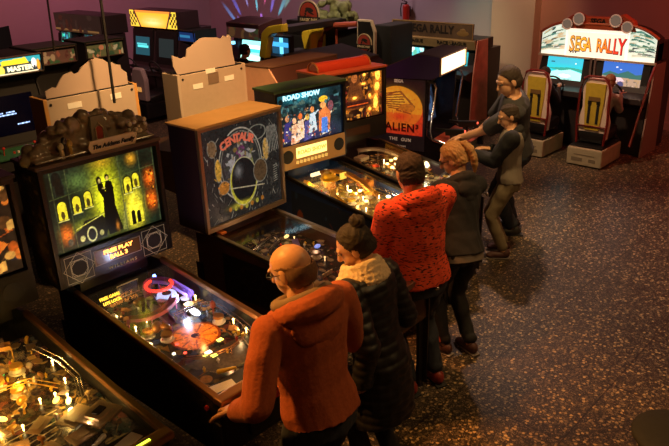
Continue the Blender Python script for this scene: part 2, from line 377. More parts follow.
def bumper(t, x, y, cap, r=.04):
    b = MB(); p = pf(x, y); b.cyl(p, p+Vector((0, 0, .045)), r*.75, r*.75, 18); b.cyl(p+Vector((0, 0, .012)), p+Vector((0, 0, .018)), r*1.15, r*1.15, 18)
    o = b.build('pop_bumper', WHITEP, t, True)
    c = MB(); c.cyl(p+Vector((0, 0, .045)), p+Vector((0, 0, .058)), r, r*.9, 20); c.build('bumper_cap', cap, o, True)
def insert(t, x, y, m, r=.012, sq=False):
    p = pf(x, y, .003); b = MB()
    if sq: b.box(p, (r*2, r*1.4, .004))
    else: b.cyl(p-Vector((0, 0, .002)), p+Vector((0, 0, .002)), r, r, 14)
    b.build('insert_light', m, t)
def ramp(t, pts, m, w=.055, name='ramp'):
    # a clear or coloured channel on posts
    b = MB(); P = [pf(*p) for p in pts]; Q = []
    for i in range(len(P)-1):
        for k in range(4): Q.append(P[i].lerp(P[i+1], k/4))
    Q.append(P[-1])
    for _ in range(2): Q = [Q[0]]+[(Q[i-1]+Q[i]*2+Q[i+1])/4 for i in range(1, len(Q)-1)]+[Q[-1]]
    prev = None
    for i, q in enumerate(Q):
        d = (Q[min(i+1, len(Q)-1)]-Q[max(i-1, 0)]); n = Vector((d.y, -d.x, 0)).normalized()*w/2
        cur = [b.bm.verts.new(q+n*s+Vector((0, 0, z))) for s, z in ((-1, .025), (-1, 0), (1, 0), (1, .025), (.9, .025), (.9, .003), (-.9, .003), (-.9, .025))]
        if prev:
            for k in range(8): b.bm.faces.new((prev[k], prev[(k+1) % 8], cur[(k+1) % 8], cur[k]))
        prev = cur
    for i in (0, len(Q)//3, 2*len(Q)//3, len(Q)-1): b.cyl(Vector((Q[i].x, Q[i].y, PF-.01)), Q[i], .004, .004, 6)
    return b.build(name, m, t, True)
def wire_ramp(t, pts, m=None):
    P = [pf(*p) for p in pts]; b = MB()
    for s in (-.016, .016): b.tube([p+Vector((s, 0, 0)) for p in P], .0026, 6)
    b.tube([p-Vector((0, 0, .016)) for p in P], .0026, 6)
    for p in P[::2]: b.cyl((p.x, p.y, PF-.01), p, .0028, .0028, 6)
    return b.build('wire_ramp', m or CHROME, t, True)
def rubber_posts(t, seed, n=14):
    r = random.Random(seed)
    for i in range(n):
        x, y = r.uniform(-.28, .28), r.uniform(.08, .85); p = pf(x, y); b = MB(); b.cyl(p, p+Vector((0, 0, .03)), .006, .004, 8); b.cyl(p+Vector((0, 0, .014)), p+Vector((0, 0, .02)), .009, .009, 8)
        b.build('post', r.choice([WHITEP, REDP, YELP]), t, True)
def plastics(t, seed, n, mats, zr=(.035, .05)):
    r = random.Random(seed)
    for i in range(n):
        s = r.choice((-1, 1)); x = s*r.uniform(.12, .27); y = r.uniform(.06, .8); z = r.uniform(*zr); a = r.random()*PI; k = r.randint(3, 6)
        p = pf(x, y, z); q = [(p.x+.036*r.uniform(.5, 1.2)*math.cos(a+2*PI*j/k), p.y+.042*r.uniform(.5, 1.2)*math.sin(a+2*PI*j/k)) for j in range(k)]
        b = MB(); b.prism(q, p.z, p.z+.004, axis='z'); b.build('plastic_shield', r.choice(mats), t)
def targets(t, x, y, n, m, dx=.028, dy=0):
    for i in range(n):
        B1('drop_target', pf(x+i*dx, y+i*dy, .016), (.022, .005, .032), m, t)
def lamps(t, pts):
    for x, y, z, pw, col in pts:
        light('POINT', pf(x, y, z), pw, col, .012, name='playfield_lamp', parent=t)
def bulbs(t, pts, m, r=.007):
    for x, y, z in pts:
        b = MB(); p = pf(x, y, z); b.ball(p, r, seg=8); b.cyl(p-Vector((0, 0, z)), p, r*.5, r*.5, 6); b.build('lamp_bulb', m, t, True)

# --- machine with the haunted-mansion head (second from the left)
def mansion_art():
    w, h = .735, .53; a = Art(w, h, .0035, (.02, .035, .022)); a.noise(9, 7, .5, 1.6, 4)
    a.glow(.0, .28, .085, .17, (.85, .88, .05), 1); a.glow(.18, .14, .06, .13, (.95, .88, .10), .95); a.glow(-.14, .12, .13, .045, (.42, .46, .05), .7)
    a.glow(-.17, .42, .08, .05, (.16, .24, .08), .7); a.glow(.0, .50, .06, .04, (.5, .35, .04), .8)
    for x, y, s in ((-.295, .20, 1.1), (-.20, .22, 1), (-.125, .235, .95), (.155, .25, 1), (.215, .27, .9)):
        a.arch(x, y, .062*s, .12*s, (.02, .03, .012)); a.arch(x, y+.006, .05*s, .105*s, (.62, .58, .06)); a.disc(x, y+.035, .014, .03, (.10, .08, .02)); a.line(x-.03*s, y, x+.03*s, y, .003, (.5, .5, .2))
    for x, y in ((-.29, .36), (-.30, .43)): a.arch(x, y, .07, .09, (.03, .05, .035)); a.arch(x, y, .055, .078, (.015, .02, .015))
    a.poly([(-.1, .02), (-.26, .025), (-.25, .10), (-.2, .115), (-.17, .16), (-.05, .165), (-.01, .10), (-.04, .02)], (.02, .022, .012))   # an old dark car
    a.ring(-.135, .06, .03, .045, .004, (.5, .5, .25)); a.disc(-.2, .05, .018, .022, (.45, .45, .2)); a.disc(-.07, .05, .016, .02, (.35, .35, .15)); a.line(-.23, .12, -.03, .17, .003, (.5, .5, .15))
    D = (.008, .01, .006)
    a.poly([(-.02, .02), (-.035, .14), (-.025, .27), (-.05, .33), (-.05, .375), (-.03, .40), (-.015, .37), (.0, .30), (.02, .26), (.02, .12), (.05, .02)], D)
    a.poly([(.01, .02), (.02, .2), (-.005, .33), (.01, .375), (.045, .365), (.055, .32), (.05, .2), (.08, .03)], D); a.disc(-.036, .385, .019, .03, D); a.disc(.02, .395, .016, .022, D)
    a.disc(-.032, .382, .010, .016, (.50, .42, .16)); a.disc(.021, .388, .011, .015, (.52, .42, .16)); a.disc(-.01, .33, .016, .006, (.4, .34, .12)); a.glow(.045, .06, .012, .03, (.5, .25, .05), .8)
    a.rect(.135, .03, .24, .17, (.7, .66, .08), .7); a.arch(.165, .03, .03, .10, (.02, .02, .01)); a.arch(.205, .035, .028, .085, (.02, .02, .01))
    a.poly([(.08, .02), (.11, .2), (.125, .2), (.115, .02)], (.25, .26, .08))
    for y in (.1, .25): a.rect(.275, y, .355, y+.13, (.04, .03, .015)); a.glow(.315, y+.06, .035, .055, (.75, .22, .03), .95)
    a.patches(26, [(.05, .03, .01), (.7, .35, .05)], 5, .004, .012, reg=(.28, .1, .35, .37))
    a.rect(-.33, .03, -.255, .17, (.05, .035, .01)); a.glow(-.295, .11, .035, .05, (.7, .25, .04), .9); a.disc(-.28, .05, .018, .025, (.1, .1, .08))
    a.disc(.205, .47, .05, .045, (.05, .05, .02)); a.glow(.2, .47, .03, .035, (.6, .36, .05), .9)
    for x in (-.335, -.24, .11, .255, .36): a.line(x, 0, x, h, .003, (.10, .12, .06))
    a.line(-.36, .345, .36, .395, .002, (.1, .13, .05)); a.noise(70, 55, .6, 1.3, 9); a.C = np.clip(a.C, 0, 4)**1.45*1.35; return a
def mansion_field():
    a = Art(CW-.05, LEN-.1, .0045, (.03, .018, .008)); pal = [(.12, .07, .02), (.05, .06, .03), (.25, .10, .02), (.02, .02, .02), (.16, .13, .06), (.08, .02, .015), (.02, .03, .06)]
    a.patches(420, pal, 8, .008, .04)
    H = LEN-.1; f = lambda y: H*(1-y)
    a.disc(.02, f(.55), .155, .145, (.25, .04, .005)); a.disc(.02, f(.55), .14, .13, (.85, .26, .02)); a.disc(.02, f(.55), .03, .028, (.03, .01, 0))
    for k in range(9):
        an = k*.7; a.line(.02+.05*math.cos(an), f(.55)+.05*math.sin(an), .02+.13*math.cos(an), f(.55)+.12*math.sin(an), .005, (.35, .08, .01))
    a.patches(40, [(.3, .07, .01), (.95, .38, .05)], 4, .004, .015, reg=(-.1, f(.62), .14, f(.5)))
    for k in range(9): a.line(-.2+k*.05, f(.72), -.1+k*.03, f(.86), .003, (.55, .42, .22))
    a.poly([(-.22, f(.7)), (.2, f(.7)), (.1, f(.86)), (-.1, f(.86))], (.07, .05, .03)); a.noise(60, 120, .6, 1.3, 3); return a
def side_scroll(col, seed):
    def fn(w, h):
        a = Art(w, h, .006, (.012, .010, .010)); r = random.Random(seed)
        for i in range(14):
            x, y, q = r.uniform(-w/2, w/2), r.uniform(0, h), r.uniform(.03, .12); a.ring(x, y, q, q*.7, .003, col); a.line(x, y, x+r.uniform(-.2, .2), y+r.uniform(-.1, .1), .003, col)
        return a
    return fn
m2 = pinball('black pinball machine with haunted mansion head and cloudy sculpted topper, orange disc on the playfield', 0.0, 0.0, 0.0, BLACK, BLACK, 1.88, .30,
             rail=mat('bronze_rail', (.40, .20, .09), .35, .9), side_art=side_scroll((.05, .035, .02), 2))
head_top(m2, mat('black_board', (.09, .055, .035), .4), 1.88, .30)
mansion_art().obj('backglass', m2, up(0, .012, 1.335), 1.15, .3)
bez(m2, BLACK, 1.12, 1.88, .026)
sp = B1('speaker_panel', (0, -.008, 1.222), (.765, .02, .205), BLACK, m2)
LINEW = mat('cream_ink', (.55, .48, .34), .5, emit=(.6, .5, .35), es=.12)
for s in (-1, 1):
    cx = s*.27; b = MB()
    for k in range(1, 3):
        q = .098-.018*k*k*.6; b.tube([(cx-q, -.0195, 1.222-q), (cx+q, -.0195, 1.222-q), (cx+q, -.0195, 1.222+q), (cx-q, -.0195, 1.222+q)], .0022, 4, True)
        b.tube([(cx+1.2*q*math.cos(k2*PI/2+PI*.25*(k-1)), -.0195, 1.222+1.2*q*math.sin(k2*PI/2+PI*.25*(k-1))) for k2 in range(4)], .0022, 4, True)
    b.tube([(cx+.058*math.cos(k*PI/8)*(1 if k % 2 else .86), -.0195, 1.222+.058*math.sin(k*PI/8)*(1 if k % 2 else .86)) for k in range(16)], .0024, 4, True)
    b.build('panel_tracery', LINEW, sp)
    b = MB(); b.cyl((cx, -.018, 1.222), (cx, -.021, 1.222), .05, .05, 24); b.build('speaker_grille', BLACKM, sp, True)
B1('display_frame', (-.0, -.019, 1.24), (.335, .006, .105), mat('grey_frame', (.3, .27, .22), .5), sp)
B1('display_screen', (-.0, -.0225, 1.24), (.32, .004, .092), mat('display_dark', (.03, .02, .015), .2, emit=(.4, .12, .03), es=.12), sp)
DOT = emis('orange_dots', (1, .36, .06), 3.2)
text('display_text', 'FREE PLAY', .036, DOT, sp, (-.0, -.0265, 1.262), bold=.0012, sx=1.25); text('display_text', 'BALL 3', .036, DOT, sp, (-.0, -.0265, 1.22), bold=.0012, sx=1.2)
text('panel_lettering', 'W I L L I A M S', .026, mat('olive_ink', (.4, .34, .12), .5, emit=(.4, .34, .1), es=.15), sp, (.02, -.0205, 1.145), sx=1.25)
mansion_field_o = playfield_board(m2, mansion_field()); flippers(m2, YELP)
# head side artwork seen from the left
a = Art(.26, .7, .006, (.02, .012, .008)); a.patches(40, [(.10, .06, .02), (.05, .02, .01), (.13, .09, .04)], 3, .01, .04); a.glow(0, .25, .06, .09, (.22, .12, .03), .8)
a.obj('side_artwork', m2, Matrix(((0, 0, -1, -BBW/2-.002), (-1, 0, 0, .15), (0, 1, 0, 1.14), (0, 0, 0, 1))), 0, .5)
CLEAR = mat('smoky_plastic', (.30, .24, .22), .12, coat=.5); BRONZE = mat('bronze_plastic', (.30, .13, .03), .3, .4)
ramp(m2, [(-.05, .45, .05), (-.04, .33, .07), (.0, .2, .09), (.1, .1, .1), (.2, .16, .09), (.22, .32, .06)], mat('violet_ramp', (.25, .12, .45), .2, coat=.5))
ramp(m2, [(-.22, .3, .06), (-.12, .38, .08), (.02, .36, .08), (.12, .3, .08)], mat('pink_ramp', (.45, .12, .2), .25, coat=.4), .05)
b = MB(); b.tube([pf(.12+.085*math.cos(k*.33), .17+.06*math.sin(k*.33), .105) for k in range(15)], .011, 10); b.build('red_arch_tube', emis('red_tube', (1, .05, .03), 1.6), m2, True)
b = MB(); b.cyl(pf(.12, .23, .02), pf(.12, .23, .075), .075, .06, 28); b.build('vortex_bowl', emis('pale_glow_bowl', (.55, .65, 1), .9), m2, True)  # bowl made to glow for the bluish brightness around it; no lamp inside
b = MB(); b.cyl(pf(.12, .23, .076), pf(.12, .23, .08), .03, .03, 20); b.build('bowl_hole', BLACKM, m2, True)
b = MB(); b.ball(pf(.18, .06, .09), .012, seg=10); b.build('flasher_lamp', emis('blue_flash', (.1, .25, 1), 14), m2, True)
b = MB(); b.ball(pf(.15, .42, .03), (.022, .05, .02), seg=10); b.build('flasher_lamp', emis('white_flash', (.8, .85, 1), 3.5), m2, True)
b = MB(); b.ball(pf(-.04, .19, .06), (.05, .035, .03), (0, 0, .3)); b.ball(pf(-.08, .21, .08), (.022, .03, .02)); b.build('sculpted_figure', BRONZE, m2, True)
b = MB(); b.box(pf(.03, .28, .05), (.10, .08, .07), (0, .3, .5), .01); b.build('black_box', BLACK, m2)
b = MB(); b.box(pf(.0, .235, .095), (.07, .03, .008), (0, .3, .5), .01); b.build('white_panel', WHITEP, m2)
b = MB(); b.box(pf(-.02, .05, .075), (.15, .004, .075)); b.build('framed_panel', mat('panel_glass', (.05, .04, .05), .15), m2)
b = MB(); q = [(-.095, .0), (.055, .0), (.055, .085), (-.095, .085)]; y0 = pf(0, .06, 0); b.tube([(x, y0.y, y0.z+.035+z) for x, z in q], .004, 6, True); b.build('panel_frame', STEEL, m2)
YT = emis('amber_letters', (1, .62, .05), 1.8)
text('plastic_lettering', 'FREE GAME', .028, YT, m2, pf(-.15, .055, .07), (PI/3, 0, 0), bold=.001); text('plastic_lettering', 'LITE LOCK', .026, YT, m2, pf(-.16, .09, .06), (PI/3, 0, 0), bold=.001)
for x, y in ((-.24, .3), (-.22, .24), (-.26, .2)):
    b = MB(); b.ball(pf(x, y, .05), (.03, .015, .012), (0, .2, 1.1)); b.build('ornament', BRONZE, m2, True)
for x, y in ((.2, .55), (-.13, .5), (-.19, .42)): bumper(m2, x, y, BRONZE, .036)
b = MB(); b.ball(pf(-.13, .42, .05), (.055, .03, .03), (0, 0, .8)); b.ball(pf(-.10, .46, .06), (.02, .04, .02), (0, 0, .5)); b.build('sculpted_ornament', BRONZE, m2, True)
wire_ramp(m2, [(.24, .42, .06), (.27, .5, .06), (.27, .62, .05), (.25, .74, .04), (.2, .8, .03)]); wire_ramp(m2, [(-.2, .7, .05), (-.1, .76, .05), (.05, .78, .05), (.18, .76, .05)], BRONZE)
wire_ramp(m2, [(.02, .4, .07), (.1, .42, .08), (.2, .42, .08), (.26, .46, .07)])
b = MB(); b.ball(pf(.24, .47, .07), (.02, .02, .028)); b.cyl(pf(.24, .47, .0), pf(.24, .47, .1), .006); b.build('idol_figure', mat('dull_red', (.35, .08, .05), .4), m2, True)
for x, y in ((-.06, .71), (-.03, .735), (.09, .66)): insert(m2, x, y, emis('insert_yellow', (1, .85, .15), 3), .018, True)
insert(m2, -.035, .70, emis('insert_white', (1, .9, .6), 4), .018, True)
insert(m2, -.11, .55, emis('insert_red', (1, .08, .04), 3), .012); insert(m2, -.13, .63, emis('insert_red', (1, .08, .04), 3), .01); insert(m2, -.18, .60, emis('insert_white', (1, .9, .6), 4), .01)
rubber_posts(m2, 4, 14); plastics(m2, 6, 12, [BRONZE, CLEAR, mat('amber_plastic', (.5, .25, .06), .25)]); targets(m2, .2, .66, 3, YELP, .0, .03)
bulbs(m2, [(-.25, .12, .03), (-.2, .33, .03), (.27, .3, .03), (.26, .6, .03), (-.25, .66, .03), (.25, .7, .03), (-.02, .13, .03), (-.1, .3, .03)], bulb_mat((1, .65, .2), 10))
lamps(m2, [(.16, .34, .10, 2.4, (.6, .7, 1)), (-.18, .15, .1, .4, (1, .6, .2)), (.05, .58, .09, .8, (1, .4, .1)), (.22, .68, .08, .5, (1, .6, .25)), (-.2, .45, .09, .35, (1, .55, .2)), (.0, .82, .08, .35, (1, .5, .2)), (.19, .1, .1, .3, (1, .1, .08))])
# topper: a cloud of smoky vacuum-formed plastic with a little house front and a name board
tz = 1.905
def smooth_vox(mb, size, name, m, parent, disp=None, it=3):
    bmesh.ops.recalc_face_normals(mb.bm, faces=mb.bm.faces)
    me = bpy.data.meshes.new('v'); mb.bm.to_mesh(me); mb.bm.free(); o = bpy.data.objects.new('v', me); C.collection.objects.link(o)
    q = o.modifiers.new('r', 'REMESH'); q.mode = 'VOXEL'; q.voxel_size = size; k = o.modifiers.new('s', 'SMOOTH'); k.factor = .6; k.iterations = it
    rr = bpy.data.meshes.new_from_object(o.evaluated_get(bpy.context.evaluated_depsgraph_get())); bpy.data.objects.remove(o); return link_mesh(name, rr, m, parent, True)
b = MB(); r = random.Random(11)
for i in range(120):
    x = r.uniform(-.41, .38); hgt = .205*(1-(abs(x-.03)/.43)**2.4)+.02; z = r.uniform(0, max(.01, hgt)); q = r.uniform(.025, .05)
    b.ball((x, .13+r.uniform(-.05, .06), tz+z*.9), (q*r.uniform(1, 1.5), q, q*r.uniform(.7, 1)), (r.random(), r.random(), r.random()), 10)
b.box((0, .13, tz+.01), (.80, .24, .02)); b.prism([(-.36, 0), (.36, 0), (.30, .08), (.12, .15), (-.10, .15), (-.28, .08)], .08, .18, 'y')
for v in b.bm.verts:
    if v.co.z < 1: v.co.z += tz
cl = smooth_vox(b, .008, 'topper', mat('smoked_cloud_plastic', (.26, .20, .14), .2, noise=.6, nscale=14, bump=.5, coat=.5), m2)
b = MB(); b.prism([(-.055, 0), (.055, 0), (.045, .17), (-.045, .17)], .045, .075, 'y'); b.build('topper_house', mat('grey_house', (.20, .17, .13), .5), cl).location = (.04, 0, tz+.035)
b = MB(); b.tube([(.04-.025, .042, tz+.06), (.04-.025, .042, tz+.13), (.04, .042, tz+.16), (.04+.025, .042, tz+.13), (.04+.025, .042, tz+.06)], .005, 6, True); b.build('topper_doorway', mat('pale_stone', (.45, .38, .25), .5), cl)
b = MB(); b.box((.04, .045, tz+.10), (.042, .004, .08)); b.build('topper_door', mat('rust_red', (.3, .04, .02), .5), cl)
sg = MB(); sg.prism([(-.15, -.035), (.15, -.035), (.165, .0), (.15, .04), (-.15, .04), (-.165, .0)], .0, .014, 'y'); sgo = sg.build('name_board', mat('parchment', (.62, .46, .30), .6), cl); sgo.location = (.09, -.01, tz+.032)
text('board_lettering', 'The Addams Family', .036, BLACKM, sgo, (0, -.003, 0), shear=.35, bold=.0012)
for x, hh, m in ((-.20, .13, DSTEEL), (-.225, .09, mat('bone', (.55, .45, .28), .5)), (-.17, .10, mat('old_gold', (.4, .26, .05), .4))):
    b = MB(); b.cyl((x, .03, tz), (x, .03, tz+hh*.7), .018, .012); b.ball((x, .03, tz+hh*.8), (.018, .018, .024)); b.build('topper_figurine', m, cl, True)
b = MB(); r = random.Random(2)
for i in range(12): b.ball((.29+r.uniform(-.06, .06), .03, tz+.08+r.uniform(-.05, .05)), r.uniform(.008, .02), seg=8)
b.build('topper_ghosts', mat('pale_ghost', (.6, .52, .4), .5), cl, True)

# --- machine at the far left, cut by the frame
m1 = pinball('pinball machine at the left edge, gold-lit cluttered playfield under glass', -.955, .0, 0.0, BLACK, BLACK, 1.88, .3, rail=mat('bronze_rail', (.4, .2, .09), .35, .9))
head_top(m1, BLACK, 1.88, .3)
a = Art(.735, .53, .006, (.02, .012, .006)); a.patches(160, [(.7, .18, .02), (.45, .09, .01), (.1, .04, .01), (.75, .4, .08), (.02, .02, .03)], 12, .012, .05); a.noise(40, 30, .5, 1.3, 2)
a.obj('backglass', m1, up(0, .012, 1.335), .7); bez(m1, BLACK, 1.12, 1.88, .026)
sp = B1('speaker_panel', (0, -.008, 1.222), (.765, .02, .205), BLACK, m1)
for s in (-1, 1):
    b = MB(); b.cyl((s*.27, -.018, 1.222), (s*.27, -.021, 1.222), .06, .06, 24); b.build('speaker_grille', BLACKM, sp, True)
B1('display_screen', (0, -.019, 1.222), (.32, .006, .09), mat('amber_display', (.2, .08, .02), .3, emit=(1, .4, .1), es=.5), sp)
a = Art(CW-.05, LEN-.1, .0045, (.035, .022, .01)); a.patches(500, [(.2, .12, .03), (.09, .07, .03), (.3, .18, .04), (.05, .03, .02), (.03, .04, .02), (.16, .05, .02)], 21, .008, .04)
for k in range(10): a.line(-.28, .1+k*.05, -.1+k*.02, .2+k*.04, .003, (.5, .4, .2))
a.noise(60, 120, .5, 1.3, 5); playfield_board(m1, a); flippers(m1, WHITEP)
PARCH = mat('aged_card', (.22, .14, .06), .5, noise=.3, nscale=15); GOLDP = mat('gold_plastic', (.6, .34, .05), .3, .3)
for x, y, sx, sy, rz, z in ((.1, .72, .16, .12, .35, .06), (.2, .78, .10, .16, .35, .07), (.05, .82, .12, .1, .1, .05), (-.05, .66, .13, .07, .6, .05), (-.2, .72, .12, .1, -.3, .05), (-.1, .8, .1, .08, .2, .05)):
    b = MB(); b.box(pf(x, y, z), (sx, sy, .006), (0, 0, rz), .002); b.box(pf(x, y, z+.006), (sx*.6, sy*.5, .004), (0, 0, rz)); b.build('card_plate', PARCH, m1)
b = MB(); p = pf(.17, .8, .09); b.box(p, (.17, .15, .01), (0, 0, .35)); b.box(p+Vector((0, 0, .012)), (.11, .09, .012), (0, 0, .35)); b.build('white_housing', mat('ivory_plastic', (.32, .24, .14), .4), m1)
b = MB(); b.box(p+Vector((0, 0, .02)), (.06, .04, .012), (0, 0, .35)); b.build('housing_slot', BLACKM, m1)
rr = random.Random(31)
for k in range(26):
    x, y = rr.uniform(-.28, .25), rr.uniform(.06, .75); b = MB(); b.ball(pf(x, y, .04), (rr.uniform(.012, .035), rr.uniform(.01, .025), rr.uniform(.01, .03)), (rr.random(), rr.random(), rr.random()*3), 10)
    b.cyl(pf(x, y), pf(x, y, .04), .006); b.build('ornament', rr.choice([GOLDP, BRONZE, PARCH, DSTEEL, CLEAR]), m1, True)
wire_ramp(m1, [(.22, .2, .07), (.26, .35, .07), (.26, .5, .06), (.2, .62, .05), (.1, .68, .04)]); wire_ramp(m1, [(-.2, .3, .08), (-.1, .38, .08), (.05, .4, .08), (.15, .5, .06)], GOLDP)
ramp(m1, [(-.25, .6, .03), (-.26, .4, .06), (-.2, .2, .08), (-.05, .1, .09), (.12, .15, .09)], mat('amber_plastic', (.5, .25, .06), .25))
for x, y in ((-.05, .3), (.08, .25), (.0, .4)): bumper(m1, x, y, GOLDP, .038)
for x, y, m in ((.0, .13, (1, .6, .12)), (.14, .6, (1, .7, .25)), (.1, .56, (1, .55, .1)), (-.15, .52, (1, .6, .1)), (-.24, .45, (1, .55, .08))): 
    b = MB(); b.ball(pf(x, y, .04), (.028, .014, .012), (0, 0, x*7)); b.build('lit_plastic', emis('lit_gold_%g' % x, m, 3.2), m1, True)
b = MB(); b.ball(pf(.12, .66, .03), (.02, .035, .015)); b.build('lit_plastic', emis('lit_white', (1, .85, .55), 5), m1, True)
insert(m1, -.02, .20, emis('insert_green', (.1, 1, .2), 4), .012); insert(m1, .02, .21, emis('insert_green', (.1, 1, .2), 4), .01)
b = MB(); b.box(pf(-.02, .1, .06), (.12, .07, .008), (.3, 0, .2)); b.build('lit_plastic', emis('lit_cream', (1, .65, .2), 2.4), m1)
rubber_posts(m1, 14, 18); plastics(m1, 16, 12, [PARCH, GOLDP, CLEAR])
bulbs(m1, [(-.25, .12, .03), (-.2, .33, .03), (.25, .3, .03), (.22, .45, .03), (.05, .5, .03), (-.1, .6, .03), (.16, .56, .04), (.12, .52, .04)], bulb_mat((1, .65, .2), 10))
lamps(m1, [(.13, .60, .09, 2.2, (1, .58, .12)), (-.16, .47, .1, 2.2, (1, .50, .08)), (.02, .38, .1, 1.6, (1, .58, .1)), (-.05, .16, .1, 1.3, (1, .55, .12)), (.1, .82, .1, .3, (1, .6, .3)), (-.2, .75, .09, .9, (1, .45, .1))])
b = MB(); b.box((.18, -LEN-.008, GF+.010), (.10, .012, .004)); b.build('lit_edge', emis('lime_edge', (.7, 1, .05), 2.5), m1)

# --- light wood framed electromechanical-style head (third)
m3 = pinball('pinball machine with pale wood head and black and white backglass, its playfield dim', 1.118, .03, .05, DWOOD, BLACK, 1.88, .30, rail=STEEL, headm=mat('purple_brown_side', (.05, .025, .04), .5), side_art=side_scroll((.06, .045, .035), 7))
b = MB(); b.box((0, .15, 1.886), (.835, .34, .016), bev=.004); b.build('backbox_top', mat('orange_wood', (.60, .36, .16), .45, noise=.15, nscale=8), m3)
b = MB(); q = .026
b.box((-BBW/2+q/2, -.012, 1.495), (q, .03, .77)); b.box((BBW/2-q/2, -.012, 1.495), (q, .03, .77)); b.box((0, -.012, 1.868), (BBW-2*q, .03, .022)); b.box((0, -.012, 1.125), (BBW-2*q, .03, .035)); b.build('backglass_frame', mat('steel_trim', (.45, .36, .26), .4, .7), m3)
w, h = .76, .715; a = Art(w, h, .0033, (.022, .024, .024))
G1, G2 = (.22, .24, .20), (.40, .42, .36)
r = random.Random(9)
for k in range(150):
    x, y = r.uniform(-w/2, w/2), r.uniform(0, h); s = r.uniform(.01, .06); th = r.uniform(.6, 2.3); a.line(x, y, x+s*math.cos(th), y+s*math.sin(th), .0016, r.choice([G1, G2, (.12, .13, .12)]))
a.disc(-.02, .40, .21, .27, (.03, .035, .035)); a.ring(-.02, .40, .21, .27, .004, G2); a.ring(-.02, .40, .19, .245, .003, G1)
a.poly([(-.20, .46), (-.05, .56), (-.02, .66), (.03, .6), (.10, .45), (.13, .2), (.0, .12), (-.15, .2)], (.05, .055, .06))
a.poly([(-.17, .44), (-.07, .47), (-.10, .30)], (.35, .38, .40)); a.poly([(-.06, .52), (.03, .55), (.01, .36), (-.05, .33)], (.16, .05, .14))
a.poly([(.08, .5), (.11, .36), (.06, .33)], (.2, .24, .08)); a.patches(60, [(.3, .32, .3), (.05, .06, .05), (.22, .16, .05)], 3, .006, .03, reg=(-.16, .3, .12, .6))
a.disc(-.005, .26, .135, .185, (.5, .52, .05)); a.disc(.0, .275, .125, .175, (.012, .014, .016)); a.glow(-.05, .35, .03, .04, (.3, .34, .36), .6); a.line(-.13, .235, .2, .18, .004, (.45, .45, .3)); a.glow(-.04, .09, .09, .02, (.6, .6, .05), .9)
a.ring(-.005, .26, .135, .185, .0025, (.5, .52, .3)); a.disc(.17, .3, .07, .09, (.09, .06, .03)); a.ring(.17, .3, .07, .09, .003, G1)
for x, y, rx, ry, c in ((-.24, .40, .03, .085, (.55, .34, .05)), (.24, .45, .03, .085, (.50, .33, .08)), (-.20, .26, .05, .05, (.42, .18, .03)), (-.28, .57, .04, .06, (.18, .12, .06))):
    a.disc(x, y, rx*1.15, ry*1.1, G1); a.disc(x, y, rx, ry, c); a.patches(12, [(.1, .06, .02), tuple(min(1, q*1.4) for q in c)], int(x*100), .004, .014, reg=(x-rx, y-ry, x+rx, y+ry))
for k in range(7): a.disc(-.16+k*.055, .06+.006*abs(k-3), .016, .02, ((.45, .2, .03), (.4, .42, .06))[k % 2])
a.disc(-.15, .60, .05, .04, (.02, .02, .02)); a.ring(.16, .60, .09, .055, .004, G1)
for k in range(9): a.line(.27+.01*k, .62, .24+.02*k, .42, .002, G2)
for k in range(8): a.line(.31, .30-.018*k, .345, .305-.018*k, .003, G1)
a.noise(60, 60, .65, 1.3, 6); a.obj('backglass', m3, up(0, -.004, 1.142), .42, .25)
TR = mat('red_lettering', (.55, .14, .08), .5, emit=(.8, .18, .1), es=.42)
for k, ch in enumerate('CENTAUR'):
    an = (3-k)*.16; text('title_letter', ch, .085, TR, m3, (-.04-math.sin(an)*.30, -.008, 1.142+.60+(math.cos(an)-1)*.30), (PI/2, -an, 0), bold=.003)
a = Art(CW-.05, LEN-.1, .0045, (.02, .016, .012)); a.patches(420, [(.10, .07, .04), (.05, .04, .03), (.16, .12, .07), (.03, .02, .03), (.10, .03, .02)], 41, .006, .035)
for k in range(5): a.ring(-.15+.07*k, .9+.03*(k % 2), .035, .035, .003, (.3, .22, .14))
a.noise(60, 120, .5, 1.3, 7); playfield_board(m3, a); flippers(m3, WHITEP)
for x, y in ((-.12, .42), (-.02, .35), (.08, .45), (-.2, .3)): bumper(m3, x, y, mat('dull_cap', (.18, .13, .09), .3), .036)
wire_ramp(m3, [(-.18, .16, .04), (-.05, .12, .045), (.08, .1, .045)], CHROME); wire_ramp(m3, [(-.1, .22, .04), (.0, .19, .04), (.1, .17, .04)], CHROME)
b = MB(); b.ball(pf(.17, .16, .03), (.03, .016, .012), (0, 0, .3)); b.build('lit_plastic', emis('lit_peach', (1, .6, .2), 1.8), m3, True)
b = MB(); b.ball(pf(-.22, .55, .02), (.028, .02, .012)); b.build('lit_plastic', emis('lit_rust', (1, .3, .08), .8), m3, True)
b = MB(); b.ball(pf(.2, .38, .03), (.03, .02, .015)); b.build('blue_plastic_cap', emis('lit_blue', (.25, .35, 1), .7), m3, True)
b = MB(); b.box(pf(.12, .27, .04), (.14, .05, .004), (0, 0, .9)); b.build('plastic_shield', mat('violet_plastic', (.12, .08, .25), .3), m3)
rubber_posts(m3, 24, 16); plastics(m3, 26, 10, [mat('dull_cap', (.18, .13, .09), .3), CLEAR, DWOOD]); targets(m3, -.1, .62, 4, WHITEP)
bulbs(m3, [(-.2, .15, .03), (.2, .2, .03), (.1, .5, .03)], bulb_mat((1, .6, .25), 2))
lamps(m3, [(.0, .2, .1, .22, (1, .6, .3)), (.15, .4, .1, .18, (1, .55, .3)), (-.15, .45, .1, .18, (1, .5, .2))])
b = MB(); b.box((-.28, -.02, GB+.012), (.05, .06, .014)); b.build('rail_bracket', ORANGEP, m3)

